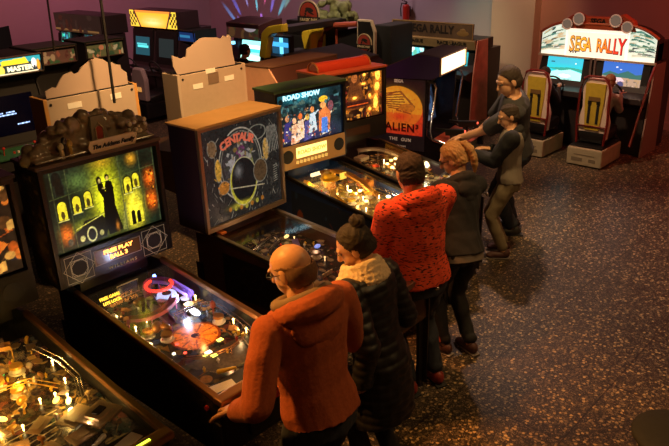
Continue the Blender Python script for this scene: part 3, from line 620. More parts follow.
# --- blue machine with the talking head (fourth)
M4 = (2.385, .56, -.11)
m4 = pinball('navy pinball machine with green-topped head, hard-hatted doll head on its yellow-lit playfield', M4[0], M4[1], M4[2], NAVY, BLACK, 1.83, .30, rail=mat('black_rail', (.03, .028, .025), .3, .6), headm=NAVY, side_art=lambda w, h: Art(w, h, .01, (.012, .03, .09)).patches(14, [(.03, .08, .2), (.3, .08, .02)], 5, .02, .06))
head_top(m4, GREENTOP, 1.83, .30)
a = Art(.26, .62, .006, (.012, .03, .10)); a.disc(.02, .56, .05, .04, (.5, .3, .1)); a.patches(14, [(.5, .15, .03), (.03, .1, .25), (.6, .35, .05)], 3, .01, .05, reg=(-.15, .25, .15, .5))
a.obj('side_artwork', m4, Matrix(((0, 0, -1, -BBW/2-.002), (-1, 0, 0, .15), (0, 1, 0, 1.14), (0, 0, 0, 1))), 0, .4)
w, h = .735, .48; a = Art(w, h, .0035, (.015, .03, .035)); a.noise(8, 6, .5, 1.8, 3); a.glow(-.1, .43, .2, .06, (.04, .35, .45), .9); a.glow(0, .05, .3, .08, (.05, .04, .16), .7)
r = random.Random(77)
for k in range(40):
    x, y = r.uniform(-.36, .36), r.uniform(.17, .36); a.rect(x, y, x+r.uniform(.02, .08), y+r.uniform(.004, .03), r.choice([(.04, .09, .08), (.02, .02, .03), (.10, .16, .14)]))
for x, y, c, c2 in ((-.27, .12, (.06, .05, .22), (.6, .3, .15)), (-.19, .09, (.75, .48, .30), (.8, .5, .3)), (-.12, .12, (.75, .6, .45), (.75, .2, .05)), (-.04, .10, (.1, .1, .3), (.7, .5, .1)), (.02, .16, (.55, .7, .8), (.7, .3, .1)), (.18, .12, (.75, .72, .6), (.7, .25, .06))):
    a.poly([(x-.05, y-.1), (x-.03, y+.08), (x+.03, y+.09), (x+.05, y-.08)], c); a.disc(x, y+.12, .024, .03, c2); a.line(x, y+.05, x+.07, y+.10, .008, c)
a.poly([(.09, .06), (.10, .25), (.17, .30), (.24, .22), (.22, .05)], (.7, .25, .08)); a.poly([(.12, .04), (.13, .18), (.2, .18), (.2, .03)], (.1, .25, .7)); a.disc(.15, .31, .04, .05, (.75, .4, .15)); a.disc(.155, .355, .055, .03, (.9, .6, .05)); a.disc(.24, .28, .035, .05, (.25, .10, .12))
a.patches(30, [(.8, .7, .1), (.8, .8, .75), (.1, .1, .12), (.7, .2, .1)], 8, .006, .02, reg=(-.33, .02, .05, .15)); a.patches(130, [(.05, .06, .12), (.02, .02, .03), (.5, .3, .15), (.12, .2, .25), (.3, .1, .05)], 28, .003, .014, reg=(-.34, .01, .28, .3)); a.patches(40, [(.02, .05, .06), (.08, .2, .22), (.01, .02, .02)], 29, .01, .03, reg=(-.36, .28, .36, .40)); a.noise(90, 60, .5, 1.35, 2); a.C = a.C**1.2
a.obj('backglass', m4, up(0, .012, 1.345), 1.1, .3); bez(m4, BLACK, 1.12, 1.83, .026)
text('title_lettering', 'ROAD SHOW', .062, emis('ice_blue', (.55, .9, 1), 1.3), m4, (-.10, .006, 1.77), bold=.002, sx=1.1)
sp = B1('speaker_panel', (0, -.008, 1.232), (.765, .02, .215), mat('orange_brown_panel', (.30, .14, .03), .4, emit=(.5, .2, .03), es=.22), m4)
B1('display_screen', (-.03, -.02, 1.262), (.36, .006, .10), emis('yellow_display', (1, .72, .22), 1.5), sp)
text('display_text', 'ROAD SHOW', .055, mat('amber_ink', (.6, .2, .02), .5, emit=(1, .35, .03), es=1), sp, (-.03, -.0245, 1.262), bold=.001)
b = MB()
for k in range(9): b.box((-.2+k*.043, -.02, 1.175), (.03, .004, .03), (0, .25, 0))
b.build('panel_lettering', emis('gold_ink', (1, .65, .15), .5), sp)
for s in (-1, 1):
    b = MB(); b.cyl((s*.305, -.018, 1.245), (s*.305, -.021, 1.245), .062, .062, 24); b.build('speaker_grille', BLACKM, sp, True)
a = Art(CW-.05, LEN-.1, .0045, (.20, .13, .03)); a.patches(420, [(.55, .38, .05), (.35, .18, .03), (.08, .05, .02), (.6, .5, .15), (.25, .08, .02), (.1, .1, .1)], 51, .008, .04); a.noise(60, 120, .5, 1.3, 7); playfield_board(m4, a); flippers(m4, YELP)
SKINP = mat('doll_skin', (.72, .42, .2), .35)
def doll_head(t, x, y, s, hat):
    p = pf(x, y, .075*s); o = MB(); o.ball(p, (.055*s, .05*s, .065*s)); o.ball(p+Vector((0, -.025*s, -.04*s)), (.038*s, .03*s, .03*s)); o.ball(p+Vector((0, -.055*s, -.005*s)), (.011*s, .014*s, .014*s), seg=8); o.build('doll_head', SKINP, t, True)
    hd = t.children[-1] if False else [c for c in t.children if c.name.startswith('doll_head')][-1]
    for q in (-1, 1):
        e = MB(); e.ball(p+Vector((q*.02*s, -.046*s, .014*s)), .010*s, seg=10); e.build('eye', WHITEP, hd, True)
        e = MB(); e.ball(p+Vector((q*.02*s, -.055*s, .014*s)), .004*s, seg=8); e.build('pupil', BLACKM, hd, True)
        e = MB(); e.box(p+Vector((q*.02*s, -.05*s, .03*s)), (.022*s, .006*s, .005*s), (0, q*.2, 0)); e.build('eyebrow', DWOOD, hd, True)
    e = MB(); e.tube([p+Vector((q*.02*s, -.056*s+.004*abs(q), -.035*s+.006*abs(q)*s)) for q in (-1, -.5, 0, .5, 1)], .003*s, 6); e.build('mouth', mat('lip_red', (.45, .04, .02), .4), hd, True)
    k = MB(); k.ball(p+Vector((0, .004, .03*s)), (.062*s, .058*s, .052*s)); k.cyl(p+Vector((0, -.012*s, .028*s)), p+Vector((0, -.012*s, .034*s)), .082*s, .075*s, 24); k.box(p+Vector((0, 0, .075*s)), (.014*s, .09*s, .02*s), bev=.004); k.build('hard_hat', hat, hd, True)
doll_head(m4, -.03, .17, 1.15, mat('hat_yellow', (.85, .5, .03), .3)); doll_head(m4, -.24, .12, .8, mat('hat_yellow', (.85, .5, .03), .3))
ramp(m4, [(.15, .5, .03), (.18, .35, .07), (.2, .18, .1), (.1, .07, .11), (.0, .06, .11)], mat('amber_plastic', (.5, .25, .06), .25)); ramp(m4, [(-.22, .5, .03), (-.2, .35, .06), (-.1, .3, .08)], YELP, .05)
B1('toy_sign', pf(.14, .17, .10), (.075, .01, .06), mat('lit_yellow_sign', (.8, .6, .1), .4, emit=(1, .7, .1), es=.8), m4); B1('toy_truck', pf(.26, .3, .05), (.10, .14, .06), ORANGEP, m4, bev=.012)
b = MB(); b.box(pf(.02, .02, .1), (.2, .02, .03)); b.build('white_marker', emis('lit_cream2', (1, .8, .45), 1.6), m4)
for x, y in ((.0, .4), (.12, .45), (-.1, .46)): bumper(m4, x, y, YELP, .038)
for x, y, m in ((.05, .32, (1, .8, .3)), (.12, .36, (1, .75, .25)), (.2, .40, (1, .7, .2)), (-.1, .3, (1, .6, .15)), (.0, .52, (1, .7, .2)), (.22, .56, (.9, .8, .5)), (.15, .72, (1, .6, .2)), (.24, .80, (1, .55, .15))):
    b = MB(); b.ball(pf(x, y, .035), (.022, .018, .012), (0, 0, x*9)); b.build('lit_plastic', emis('lit4_%g' % x, m, 5), m4, True)
wire_ramp(m4, [(.26, .4, .06), (.27, .55, .06), (.25, .7, .05), (.2, .8, .04)]); wire_ramp(m4, [(.0, .6, .05), (.1, .62, .05), (.2, .66, .05)])
rubber_posts(m4, 34, 18); plastics(m4, 36, 14, [YELP, ORANGEP, CLEAR, WHITEP]); targets(m4, .0, .68, 4, WHITEP)
bulbs(m4, [(-.25, .22, .03), (-.2, .33, .03), (.25, .3, .03), (.05, .45, .03), (.18, .5, .03), (-.1, .6, .03), (.2, .65, .03), (.26, .75, .03), (.1, .25, .04), (.1, .8, .03)], bulb_mat((1, .7, .3), 10))
lamps(m4, [(.06, .38, .09, 1.8, (1, .62, .2)), (-.2, .2, .1, 1.1, (1, .55, .12)), (.2, .55, .1, 1.0, (1, .65, .3)), (.1, .1, .1, .8, (1, .55, .15)), (.15, .75, .1, .8, (1, .6, .3)), (-.12, .55, .09, .7, (1, .6, .2))])

# --- machine with the red rolled topper (fifth)
M5 = (3.22, .76, -.16)
m5 = pinball('pinball machine with a red rolled topper, crowded amber backglass, plum cabinet', M5[0], M5[1], M5[2], mat('black_plum', (.03, .012, .02), .4), BLACK, 1.82, .42, rail=DSTEEL)
head_top(m5, REDTOP, 1.82, .42)
tpm = mat('red_roll', (.45, .05, .02), .28, coat=.5)
b = MB(); n = 18; b.prism([(.20+.085*math.cos(PI*k/n), 1.844+.085*math.sin(PI*k/n)) for k in range(n+1)], -.37, .30, 'x'); tpo = b.build('topper', tpm, m5)
for x in (-.372, .302):
    b = MB(); b.tube([(x, .20+.088*math.cos(PI*k/14), 1.844+.088*math.sin(PI*k/14)) for k in range(15)], .009, 6)
    b.build('topper_rim', mat('gold_trim', (.6, .3, .1), .3, .6), tpo, True)
w, h = .735, .485; a = Art(w, h, .0035, (.03, .012, .008)); a.patches(260, [(.10, .05, .02), (.25, .10, .02), (.02, .015, .02), (.45, .25, .06), (.15, .03, .02)], 61, .008, .035)
a.poly([(-.1, .1), (-.08, .3), (-.04, .44), (.06, .44), (.1, .3), (.14, .1)], (.12, .05, .02)); a.disc(.0, .42, .04, .05, (.3, .12, .04)); a.rect(-.12, .12, .2, .19, (.06, .02, .015)); a.rect(-.1, .14, .18, .15, (.4, .1, .02))
for x, y, rx, ry in ((.31, .42, .035, .06), (.30, .30, .035, .045), (.28, .14, .03, .07), (.2, .22, .018, .02), (-.25, .28, .03, .025), (-.22, .36, .02, .02), (-.2, .1, .06, .018), (-.3, .2, .02, .03), (.0, .22, .03, .015), (.13, .44, .02, .016), (-.28, .42, .02, .03), (.12, .35, .03, .012), (.2, .08, .02, .02)):
    a.disc(x, y, rx, ry, (1, .62, .16)); a.glow(x, y, rx*1.6, ry*1.6, (.9, .4, .06), .45)
a.noise(70, 50, .6, 1.3, 2); a.C = a.C**1.4*1.1; a.obj('backglass', m5, up(0, .012, 1.335), 2.0, .3); bez(m5, BLACK, 1.12, 1.82, .026)
sp = B1('speaker_panel', (0, -.008, 1.222), (.765, .02, .205), BLACK, m5); B1('display_screen', (0, -.02, 1.22), (.34, .006, .08), mat('display_off', (.06, .03, .02), .2), sp)
text('title_script', 'Pinball', .05, emis('white_script', (1, .85, .6), 1.6), m5, (-.22, .006, 1.38), shear=.4)
a = Art(CW-.05, LEN-.1, .0045, (.08, .045, .02)); a.patches(420, [(.35, .2, .05), (.2, .08, .03), (.05, .03, .02), (.4, .3, .12)], 71, .008, .04); a.noise(60, 120, .5, 1.3, 7); playfield_board(m5, a); flippers(m5, YELP)
b = MB(); b.box(pf(-.1, .13, .07), (.14, .10, .04), (0, 0, .2), .01); b.build('toy_vehicle', mat('pale_toy', (.4, .33, .26), .4), m5)
for x, y, m in ((.05, .3, (1, .7, .25)), (.12, .34, (1, .8, .35)), (.2, .36, (1, .65, .2)), (.02, .38, (1, .6, .2)), (.15, .26, (1, .6, .15)), (.22, .25, (1, .6, .2))):
    b = MB(); b.ball(pf(x, y, .04), (.02, .016, .012)); b.build('lit_plastic', emis('lit5_%g' % x, m, 5), m5, True)
b = MB(); b.ball(pf(.24, .56, .07), (.055, .05, .05)); b.ball(pf(.22, .57, .11), (.03, .03, .03)); b.build('skull_figure', mat('ivory_skull', (.8, .72, .55), .4), m5, True)
wire_ramp(m5, [(-.2, .3, .06), (-.1, .4, .06), (.0, .5, .06), (.12, .55, .05)]); ramp(m5, [(.2, .5, .03), (.24, .3, .07), (.15, .1, .1), (-.05, .05, .1)], CLEAR)
for x, y in ((-.1, .3), (-.02, .45)): bumper(m5, x, y, REDP, .038)
rubber_posts(m5, 44, 12); plastics(m5, 46, 10, [YELP, ORANGEP, CLEAR])
bulbs(m5, [(-.25, .22, .03), (.25, .3, .03), (.05, .45, .03), (.18, .5, .03), (.1, .22, .04)], bulb_mat((1, .7, .3), 10))
lamps(m5, [(.12, .33, .1, 1.1, (1, .62, .2)), (-.15, .3, .1, .4, (1, .55, .2)), (.22, .6, .12, .9, (1, .85, .6)), (.0, .75, .1, .4, (1, .6, .3))])

# ------------------------------------------------------------------ people
def vox(mb, size, smooth=2, disp=None):
    bmesh.ops.recalc_face_normals(mb.bm, faces=mb.bm.faces)
    me = bpy.data.meshes.new('v'); mb.bm.to_mesh(me); mb.bm.free(); o = bpy.data.objects.new('v', me); C.collection.objects.link(o)
    m = o.modifiers.new('r', 'REMESH'); m.mode = 'VOXEL'; m.voxel_size = size; m.adaptivity = 0
    if smooth: k = o.modifiers.new('s', 'SMOOTH'); k.factor = .6; k.iterations = smooth
    dg = bpy.context.evaluated_depsgraph_get(); r = bpy.data.meshes.new_from_object(o.evaluated_get(dg)); bpy.data.objects.remove(o); bpy.data.meshes.remove(me)
    if disp:
        n = len(r.vertices); co = np.empty(n*3); no = np.empty(n*3); r.vertices.foreach_get('co', co); r.vertices.foreach_get('normal', no)
        co = co.reshape(-1, 3); no = no.reshape(-1, 3); co = disp(co, no); r.vertices.foreach_set('co', co.ravel()); r.update()
    r.polygons.foreach_set('use_smooth', [True]*len(r.polygons)); return r
def folds(amp=.006, fr=16, seed=0):
    q = np.random.default_rng(seed); K = [(q.normal(size=3)*fr*np.array([1, 1, .8]), q.random()*6) for _ in range(7)]
    def f(co, no):
        w = co+.035*np.sin(co[:, [1, 2, 0]]*fr*.6+seed); d = sum(1-np.abs(np.sin(w@k+p)) for k, p in K)/7-.4
        d = np.sign(d)*np.abs(d)**.8; return co+no*(d*amp*3.2)[:, None]
    return f
def ik(a, c, l1, l2, hint):
    a, c = Vector(a), Vector(c); d = c-a; L = min(d.length, (l1+l2)*.995); dn = d.normalized(); c = a+dn*L
    x = (l1*l1-l2*l2+L*L)/(2*L); h = math.sqrt(max(0, l1*l1-x*x)); hv = Vector(hint); hv = (hv-dn*hv.dot(dn)).normalized()
    return a+dn*x+hv*h, c
def add_hand(mb, wrist, d, palm_n, side, s=1.0, curl=.6):
    d = Vector(d).normalized(); n = Vector(palm_n); n = (n-d*n.dot(d)).normalized(); x = d.cross(n).normalized()*side    # x towards the thumb
    M = Matrix((x, d, n)).transposed()
    mb.ball(wrist+d*.045*s, (.040*s, .052*s, .017*s), M=M, seg=14)
    mb.cap(wrist-d*.02*s, wrist+d*.03*s, .025*s, .024*s)
    for i, (off, L) in enumerate(((.028, .072), (.0095, .080), (-.0095, .074), (-.027, .058))):
        p = wrist+d*(.085-.004*abs(i-1))*s+x*off*s; v = (d+x*off*3).normalized()
        for k, q in enumerate((.45, .32, .25)):
            an = curl*(.35+.5*k); v2 = (v*math.cos(an)+n*math.sin(an)).normalized(); e = p+v2*L*q*s
            mb.cap(p, e, (.0098-.0008*k)*s, (.0092-.0009*k)*s, 8); p = e
    p = wrist+d*.025*s+x*.03*s
    for k, (L, a) in enumerate(((.04, .9), (.03, .65), (.025, .35))):
        v = (d*math.cos(a)+x*math.sin(a)+n*.25*(k+1)*curl).normalized(); e = p+v*L*s; mb.cap(p, e, (.0125-.0012*k)*s, (.0115-.0015*k)*s, 8); p = e
def person(name, label, feet, rz, H, head, lh, rh, skin, top, legs, shoe, hair=None, stance=.11, build=1.0, top_t=.012, hip=.52, seated=None, group=None, topdisp=None, toplen=0.0, sleeve=1.0, legdisp=None, collar=.5, hyaw=0, hpitch=.35, hroll=0, step=.0, curl=.6, vs=1.0, hs=1.0, elbow=(.22, -.6, -.9)):
    """ everything is worked out in the person's own frame: facing +Y, feet at the origin """
    t = thing(name, label, 'person', (feet[0], feet[1], 0), rz, group)
    R = Matrix.Rotation(-rz, 3, 'Z'); loc = lambda p: R @ (Vector(p)-Vector((feet[0], feet[1], 0)))
    hd = loc(head); P = Vector((hd.x*.35, hd.y*.25-.02, H*hip))
    if seated is not None: P = Vector((0, 0, seated))
    up_ = (hd-P); up_.normalize(); nb = hd-up_*.076*H-Vector((0, .024, 0)); up_ = (nb-P).normalized()
    X = Vector((1, 0, 0)); X = (X-up_*X.dot(up_)).normalized(); F = up_.cross(X).normalized()
    if F.y < 0: F = -F
    b = build*H/1.75; T = (nb-P).length
    def torso(e, z0=-.10, full=True, hemw=1.0):
        rings = []
        for q, rx, ry, fo in ((-.16, .155, .11, -.01), (-.06, .168, .118, -.01), (.06, .165, .112, 0), (.25, .145, .102, .005), (.5, .155, .112, .01), (.7, .175, .115, .0), (.84, .198, .102, -.01), (.94, .165, .082, -.012), (1.0, .085, .062, -.01)):
            if q < z0: continue
            rings.append((P+up_*(q*T)+F*fo, X, F, rx*b+e, ry*b+e))
        return rings
    SH = {s: P+up_*(.86*T)+X*s*(.182*b)-F*.01 for s in (-1, 1)}
    LA, LF = .185*H, .152*H
    arms = {}
    for s, h in ((-1, lh), (1, rh)):
        h = loc(h); e, wv = ik(SH[s], h, LA, LF, Vector((s*elbow[0], elbow[1], elbow[2]))); arms[s] = (SH[s], e, wv)
    feet_l = {-1: Vector((-stance, -step, .085)), 1: Vector((stance, step, .085))}
    legp = {}
    for s in (-1, 1):
        hp = P+X*s*.088*b-up_*.02*H; an = feet_l[s]
        if seated is not None: an = Vector((s*.13, .62, .12))
        k, an = ik(hp, an, .245*H, .245*H+.0, (s*.1, 1, .25)); 
        if seated is None: an = feet_l[s]
        legp[s] = (hp, k, an)
    Hh = H*.142*hs; hp_ = Euler((-hpitch, hroll, hyaw), 'YXZ').to_matrix()
    def hv(x, y, z): return hd+hp_ @ Vector((x*Hh/.23, y*Hh/.23, z*Hh/.23))
    k_ = Hh/.23
    bd = MB(); bd.loft(torso(-.008)); bd.ball(nb-up_*.03, (.07*b, .06*b, .05*b))
    bd.cap(nb-up_*.03, hd-hp_ @ Vector((0, .02, .05))*k_, .057*b, .054*b)
    bd.ball(hv(0, -.012, .028), (.077*k_, .097*k_, .086*k_), M=hp_, seg=24); bd.ball(hv(0, .028, -.035), (.058*k_, .066*k_, .078*k_), M=hp_, seg=20)
    bd.ball(hv(0, .045, -.088), (.030*k_, .032*k_, .026*k_), M=hp_); bd.cap(hv(0, .086, .018), hv(0, .108, -.022), .010*k_, .015*k_); bd.ball(hv(0, .085, -.055), (.024*k_, .012*k_, .011*k_), M=hp_)
    bd.ball(hv(0, .076, .034), (.055*k_, .018*k_, .012*k_), M=hp_)
    for s in (-1, 1):
        bd.ball(hv(s*.078, -.008, -.005), (.008*k_, .02*k_, .033*k_), M=hp_)
        a0, e, wv = arms[s]; bd.cap(a0, e, .046*b, .036*b); bd.cap(e, wv, .037*b, .026*b)
        add_hand(bd, wv, (wv-e).normalized()*.5+Vector((-s*.15, .6, -.1)), (0, .1, -1), -s, 1.0*b if b > .8 else b*1.05, curl)
        hp, k, an = legp[s]; bd.cap(hp, k, .078*b, .052*b); bd.cap(k, an, .054*b, .036*b)
    o = link_mesh('body', vox(bd, .0052*vs, 1), skin, t)
    for s in (-1, 1):
        ey = MB(); ey.ball(hv(s*.031, .0795, .012), 0.0105*k_, seg=10); ey.build('eye', mat('eye_white', (.32, .26, .22), .5), t, True)
        ey = MB(); ey.ball(hv(s*.031, .0890, .012), .0048*k_, seg=8); ey.build('pupil', BLACKM, t, True)
    # upper garment
    g = MB(); g.loft(torso(top_t, -.07 if not toplen else -.2))
    if toplen:
        z = P-up_*(.16*T); g.loft([(z-Vector((0, 0, toplen)), X, F, .19*b+top_t, .15*b+top_t), (z-Vector((0, 0, toplen*.5)), X, F, .185*b+top_t, .14*b+top_t), (z+up_*.1, X, F, .172*b+top_t, .12*b+top_t)])
    for s in (-1, 1):
        a0, e, wv = arms[s]; wc = e.lerp(wv, .93 if sleeve >= 1 else 1); g.ball(a0, .066*b+top_t*.6)
        if sleeve >= 1: g.cap(a0, e, .064*b+top_t*.8, .056*b+top_t*.8); g.cyl(e, wc, .050*b+top_t*.7, .034*b+top_t*.8, 16); g.ball(e, .051*b+top_t*.7); g.ball(e.lerp(wv, .8), .041*b+top_t*.8)
        else: g.cyl(a0, a0.lerp(e, sleeve), .062*b+top_t, .056*b+top_t, 16)
    tops = link_mesh(top[1], vox(g, .0085*vs, 2, topdisp or folds(.006, 15, 1)), top[0], t)
    # trousers
    g = MB(); g.loft([(P+up_*(.08*T), X, F, .163*b, .112*b), (P, X, F, .168*b, .118*b), (P-up_*.07*H, X, F, .160*b, .11*b)])
    for s in (-1, 1):
        hp, k, an = legp[s]; lo = k.lerp(an, .97); g.cap(hp, k, .092*b, .064*b); g.cap(k, k.lerp(an, .45), .064*b, .062*b); g.cyl(k.lerp(an, .45), lo, .062*b, .05*b, 16); g.ball(lo-Vector((0, 0, -.03)), .052*b)
    link_mesh(legs[1], vox(g, .009*vs, 2, legdisp or folds(.006, 17, 4)), legs[0], t)
    for s in (-1, 1):
        an = legp[s][2]; g = MB(); z = an.z-.085; g.ball(an+Vector((s*.01, .045, -.042)), (.042*b, .115*b, .038*b), (0, 0, -s*.12)); g.ball(an+Vector((0, -.02, -.03)), (.04*b, .055*b, .05*b)); g.ball(an+Vector((s*.018, .12, -.052)), (.042*b, .05*b, .026*b))
        so = link_mesh('shoe', vox(g, .008, 1), shoe, t)
        g = MB(); g.box(an+Vector((s*.01, .045, -.077)), (.072*b, .245*b, .012), (0, 0, -s*.12), .006); g.build('shoe_sole', mat('grey_sole', (.22, .18, .16), .6) if shoe.name == 'sneaker' else RUBBER, so)
    t['_'] = 0; del t['_']
    return dict(t=t, hv=hv, M=hp_, k=k_, nb=nb, up=up_, X=X, F=F, P=P, T=T, b=b, SH=SH, arms=arms, top=tops, legp=legp, body=o)
def hair_cap(p, m, thick=.009, low=-.045, front=.055, grow=1.0, name='hair', amp=.003, fr=60, topcut=9):
    hv, M, k = p['hv'], p['M'], p['k']
    b = MB(); b.ball(hv(0, -.018, .036), ((.077+thick)*k*grow, (.097+thick*.8)*k*grow, (.086+thick)*k), M=M, seg=30)
    b.ball(hv(0, -.034, -.012), (.081*k, .088*k, .080*k), M=M, seg=24); b.ball(hv(0, -.05, low+.02), (.066*k, .05*k, .05*k), M=M)
    me = vox(b, .0055, 1, folds(amp, fr, 3)); bm = bmesh.new(); bm.from_mesh(me); Mi = M.inverted(); c0 = hv(0, 0, 0)
    kill = []
    for v in bm.verts:
        q = Mi @ (v.co-c0)/k
        lim = low if q.y < -.005 else low+(q.y+.005)*2.2+.03
        if q.z < lim or (q.y > front and q.z < .055) or q.z > topcut+.35*min(0, q.y+.02): kill.append(v)
    bmesh.ops.delete(bm, geom=kill, context='VERTS'); bm.to_mesh(me); bm.free()
    o = link_mesh(name, me, m, p['t']); so = o.modifiers.new('s', 'SOLIDIFY'); so.thickness = .012; so.offset = -1; return o
def glasses(p, m):
    hv = p['hv']; b = MB()
    for s in (-1, 1):
        b.tube([hv(s*.031+.021*math.cos(a*PI/6), .099, .01+.016*math.sin(a*PI/6)) for a in range(12)], .0018, 5, True); b.tube([hv(s*.052, .098, .014), hv(s*.074, .06, .014), hv(s*.083, -.005, .012)], .0022, 5)
    b.tube([hv(-.011, .1, .012), hv(0, .103, .015), hv(.011, .1, .012)], .0016, 5); return b.build('glasses', m, p['t'], True)
def hood(p, m, s=1.0, name='hood', disp=.006, lining=None):
    nb, up_, X, F, b = p['nb'], p['up'], p['X'], p['F'], p['b']; g = MB()
    c = nb-up_*.012
    pts = []
    for i in range(25):
        a = -PI*.5+2*PI*i/24; pts.append(c+X*.105*b*s*math.cos(a)+F*(.085*math.sin(a)-.01)*b*s+up_*(.012*math.sin(a)*-1-.045*(1+math.sin(a))*.7))
    g.tube(pts[:-1], [(.033+.018*max(0, -math.sin(-PI*.5+2*PI*i/24)))*b*s for i in range(24)], 12, True)
    g.ball(c-F*.10*b-up_*.075, (.115*b*s, .045*b, .085*b*s), M=Matrix((X, F, up_)).transposed()); g.ball(c-F*.105*b-up_*.14, (.06*b*s, .03*b, .045*b*s), M=Matrix((X, F, up_)).transposed())
    ho = link_mesh(name, vox(g, .008, 2, folds(disp*.6, 16, 6)), m, p['t'])
    if lining:
        g = MB(); g.tube([c+X*.092*b*s*math.cos(2*PI*i/24)+F*(.074*math.sin(2*PI*i/24)-.012)*b*s+up_*(.026-.03*math.sin(2*PI*i/24)) for i in range(24)], .022*b*s, 10, True)
        link_mesh('hood_lining', vox(g, .007, 2), lining, ho)
    return ho
def skin(name, c): return mat(name, c, .45, noise=.06, nscale=30, spec=.4)
S1 = skin('skin', (.58, .30, .17)); HAIRD = mat('dark_hair', (.02, .011, .007), .75, noise=.4, nscale=80, bump=.4); HAIRB = mat('blond_hair', (.34, .19, .07), .7, noise=.4, nscale=80, bump=.4); HAIRM = mat('brown_hair', (.028, .014, .007), .85, noise=.3, nscale=80, bump=.3)
ORH = mat('orange_fleece', (.34, .075, .022), .95, noise=.25, nscale=60, bump=.3); GREYF = mat('charcoal_fleece', (.012, .011, .013), .9, noise=.2, bump=.2); JEAN = mat('dark_denim', (.018, .022, .035), .8, noise=.3, bump=.2); BLKC = mat('black_cloth', (.012, .011, .012), .8, noise=.2)
PUFF = mat('black_quilted_nylon', (.008, .007, .009), .5, noise=.2, spec=.5); KHAKI = mat('khaki_trousers', (.20, .15, .09), .85, noise=.2, bump=.2); SNEAK = mat('sneaker', (.08, .03, .025), .6); DSHOE = mat('dark_shoe', (.02, .018, .018), .5)
def red_pattern():
    m = mat('red_patterned_knit', (.62, .05, .015), .9, bump=.3); nt = m.node_tree; N = nt.nodes; L = nt.links; b = N['Principled BSDF']
    tc = N.new('ShaderNodeTexCoord'); mp = N.new('ShaderNodeMapping'); mp.inputs['Rotation'].default_value = (.25, .3, 0); mp.inputs['Scale'].default_value = (1, 1, 3.2)
    n2 = N.new('ShaderNodeTexNoise'); n2.inputs['Scale'].default_value = 33; n2.inputs['Detail'].default_value = 1; L.new(tc.outputs['Object'], mp.inputs[0]); L.new(mp.outputs[0], n2.inputs['Vector'])
    r = N.new('ShaderNodeValToRGB'); r.color_ramp.elements[0].position = .37; r.color_ramp.elements[0].color = (.05, .008, .005, 1); r.color_ramp.elements[1].position = .42; r.color_ramp.elements[1].color = (.66, .065, .02, 1)
    L.new(n2.outputs['Fac'], r.inputs[0]); L.new(r.outputs[0], b.inputs['Base Color']); return m
REDK = red_pattern()

# bald man in an orange hoodie, at the second machine
p = person('person', 'bald man in glasses and an orange hoodie, leaning on the mansion pinball machine', (.0, -1.86), -.1, 1.78, (.0, -1.66, 1.62), (-.34, -1.575, .965), (.34, -1.50, .97), S1, (ORH, 'hoodie'), (JEAN, 'trousers'), DSHOE, build=1.16, elbow=(.45, -.8, -.35), hyaw=.35, hpitch=.45, topdisp=folds(.010, 8, 2), curl=.9, top_t=.016)
hood(p, ORH, 1.22, lining=mat('taupe_lining', (.20, .13, .08), .9)); glasses(p, DSTEEL)
hair_cap(p, mat('cropped_hair', (.13, .06, .03), .9, noise=.4, nscale=90), .0015, -.075, .045, name='cropped_hair', amp=.0, topcut=.042)
b = MB(); b.tube([p['nb']+p['X']*.065*math.cos(a*PI/8)+p['F']*.058*math.sin(a*PI/8)-p['up']*.012 for a in range(16)], .012, 8, True); b.build('shirt_collar', mat('pale_shirt', (.6, .5, .38), .8), p['t'], True)
# woman with a bun
def quilt(co, no): return co+no*(.006*np.abs(np.sin(co[:, 2]*PI/.05))-.002+.003*np.sin(co[:, 0]*60)*np.sin(co[:, 2]*40))[:, None]
p = person('person', 'woman with a dark hair bun, cream knit scarf and long black quilted coat', (.58, -1.76), .1, 1.66, (.60, -1.53, 1.49), (.36, -1.77, .80), (.80, -1.45, 1.02), S1, (PUFF, 'quilted_coat'), (BLKC, 'trousers'), DSHOE, build=1.04, hyaw=.55, hpitch=.55, elbow=(.15, -.6, -.6), topdisp=quilt, toplen=.30, top_t=.022)
hair_cap(p, HAIRD, .011, -.06, .07)
b = MB(); b.ball(p['hv'](0, -.088, .118), (.046, .046, .042), seg=16); b.ball(p['hv'](0, -.07, .09), (.03, .03, .03)); link_mesh('hair_bun', vox(b, .006, 1, folds(.006, 50, 2)), HAIRD, p['t'])
SCARF = mat('cream_knit', (.66, .50, .32), .95, noise=.2, nscale=50, bump=.8)
b = MB(); nb, X, F, U = p['nb'], p['X'], p['F'], p['up']
for q in range(4): b.tube([nb+U*.015+X*(.100+.014*q)*math.cos(a*PI/10)+F*(.01+(.09+.010*q)*math.sin(a*PI/10))+U*(.015-.028*q-.012*math.sin(a*PI/10)) for a in range(20)], .028, 10, True)
for q in range(3): b.tube([nb+X*(-.06-.03*q)+F*.07+U*(-.01), nb+X*(-.10-.03*q)+F*.13+U*(-.13), nb+X*(-.10-.03*q)+F*.16+U*(-.30)], .024, 8)
link_mesh('knit_scarf', vox(b, .007, 1, folds(.004, 70, 8)), SCARF, p['t'])
# man in the red patterned hoodie
p = person('person', 'man with short dark hair in a red hoodie with black zigzag pattern and dark jeans', (1.50, -1.36), -.30, 1.77, (1.46, -1.25, 1.635), (1.42, -.90, 1.08), (1.86, -1.0, 1.05), S1, (REDK, 'patterned_hoodie'), (JEAN, 'jeans'), mat('red_shoe', (.25, .03, .02), .5), build=1.2, hyaw=-.15, hpitch=.30, top_t=.020, stance=.12)
hood(p, REDK, 1.05); hair_cap(p, HAIRM, .005, -.07, .07)
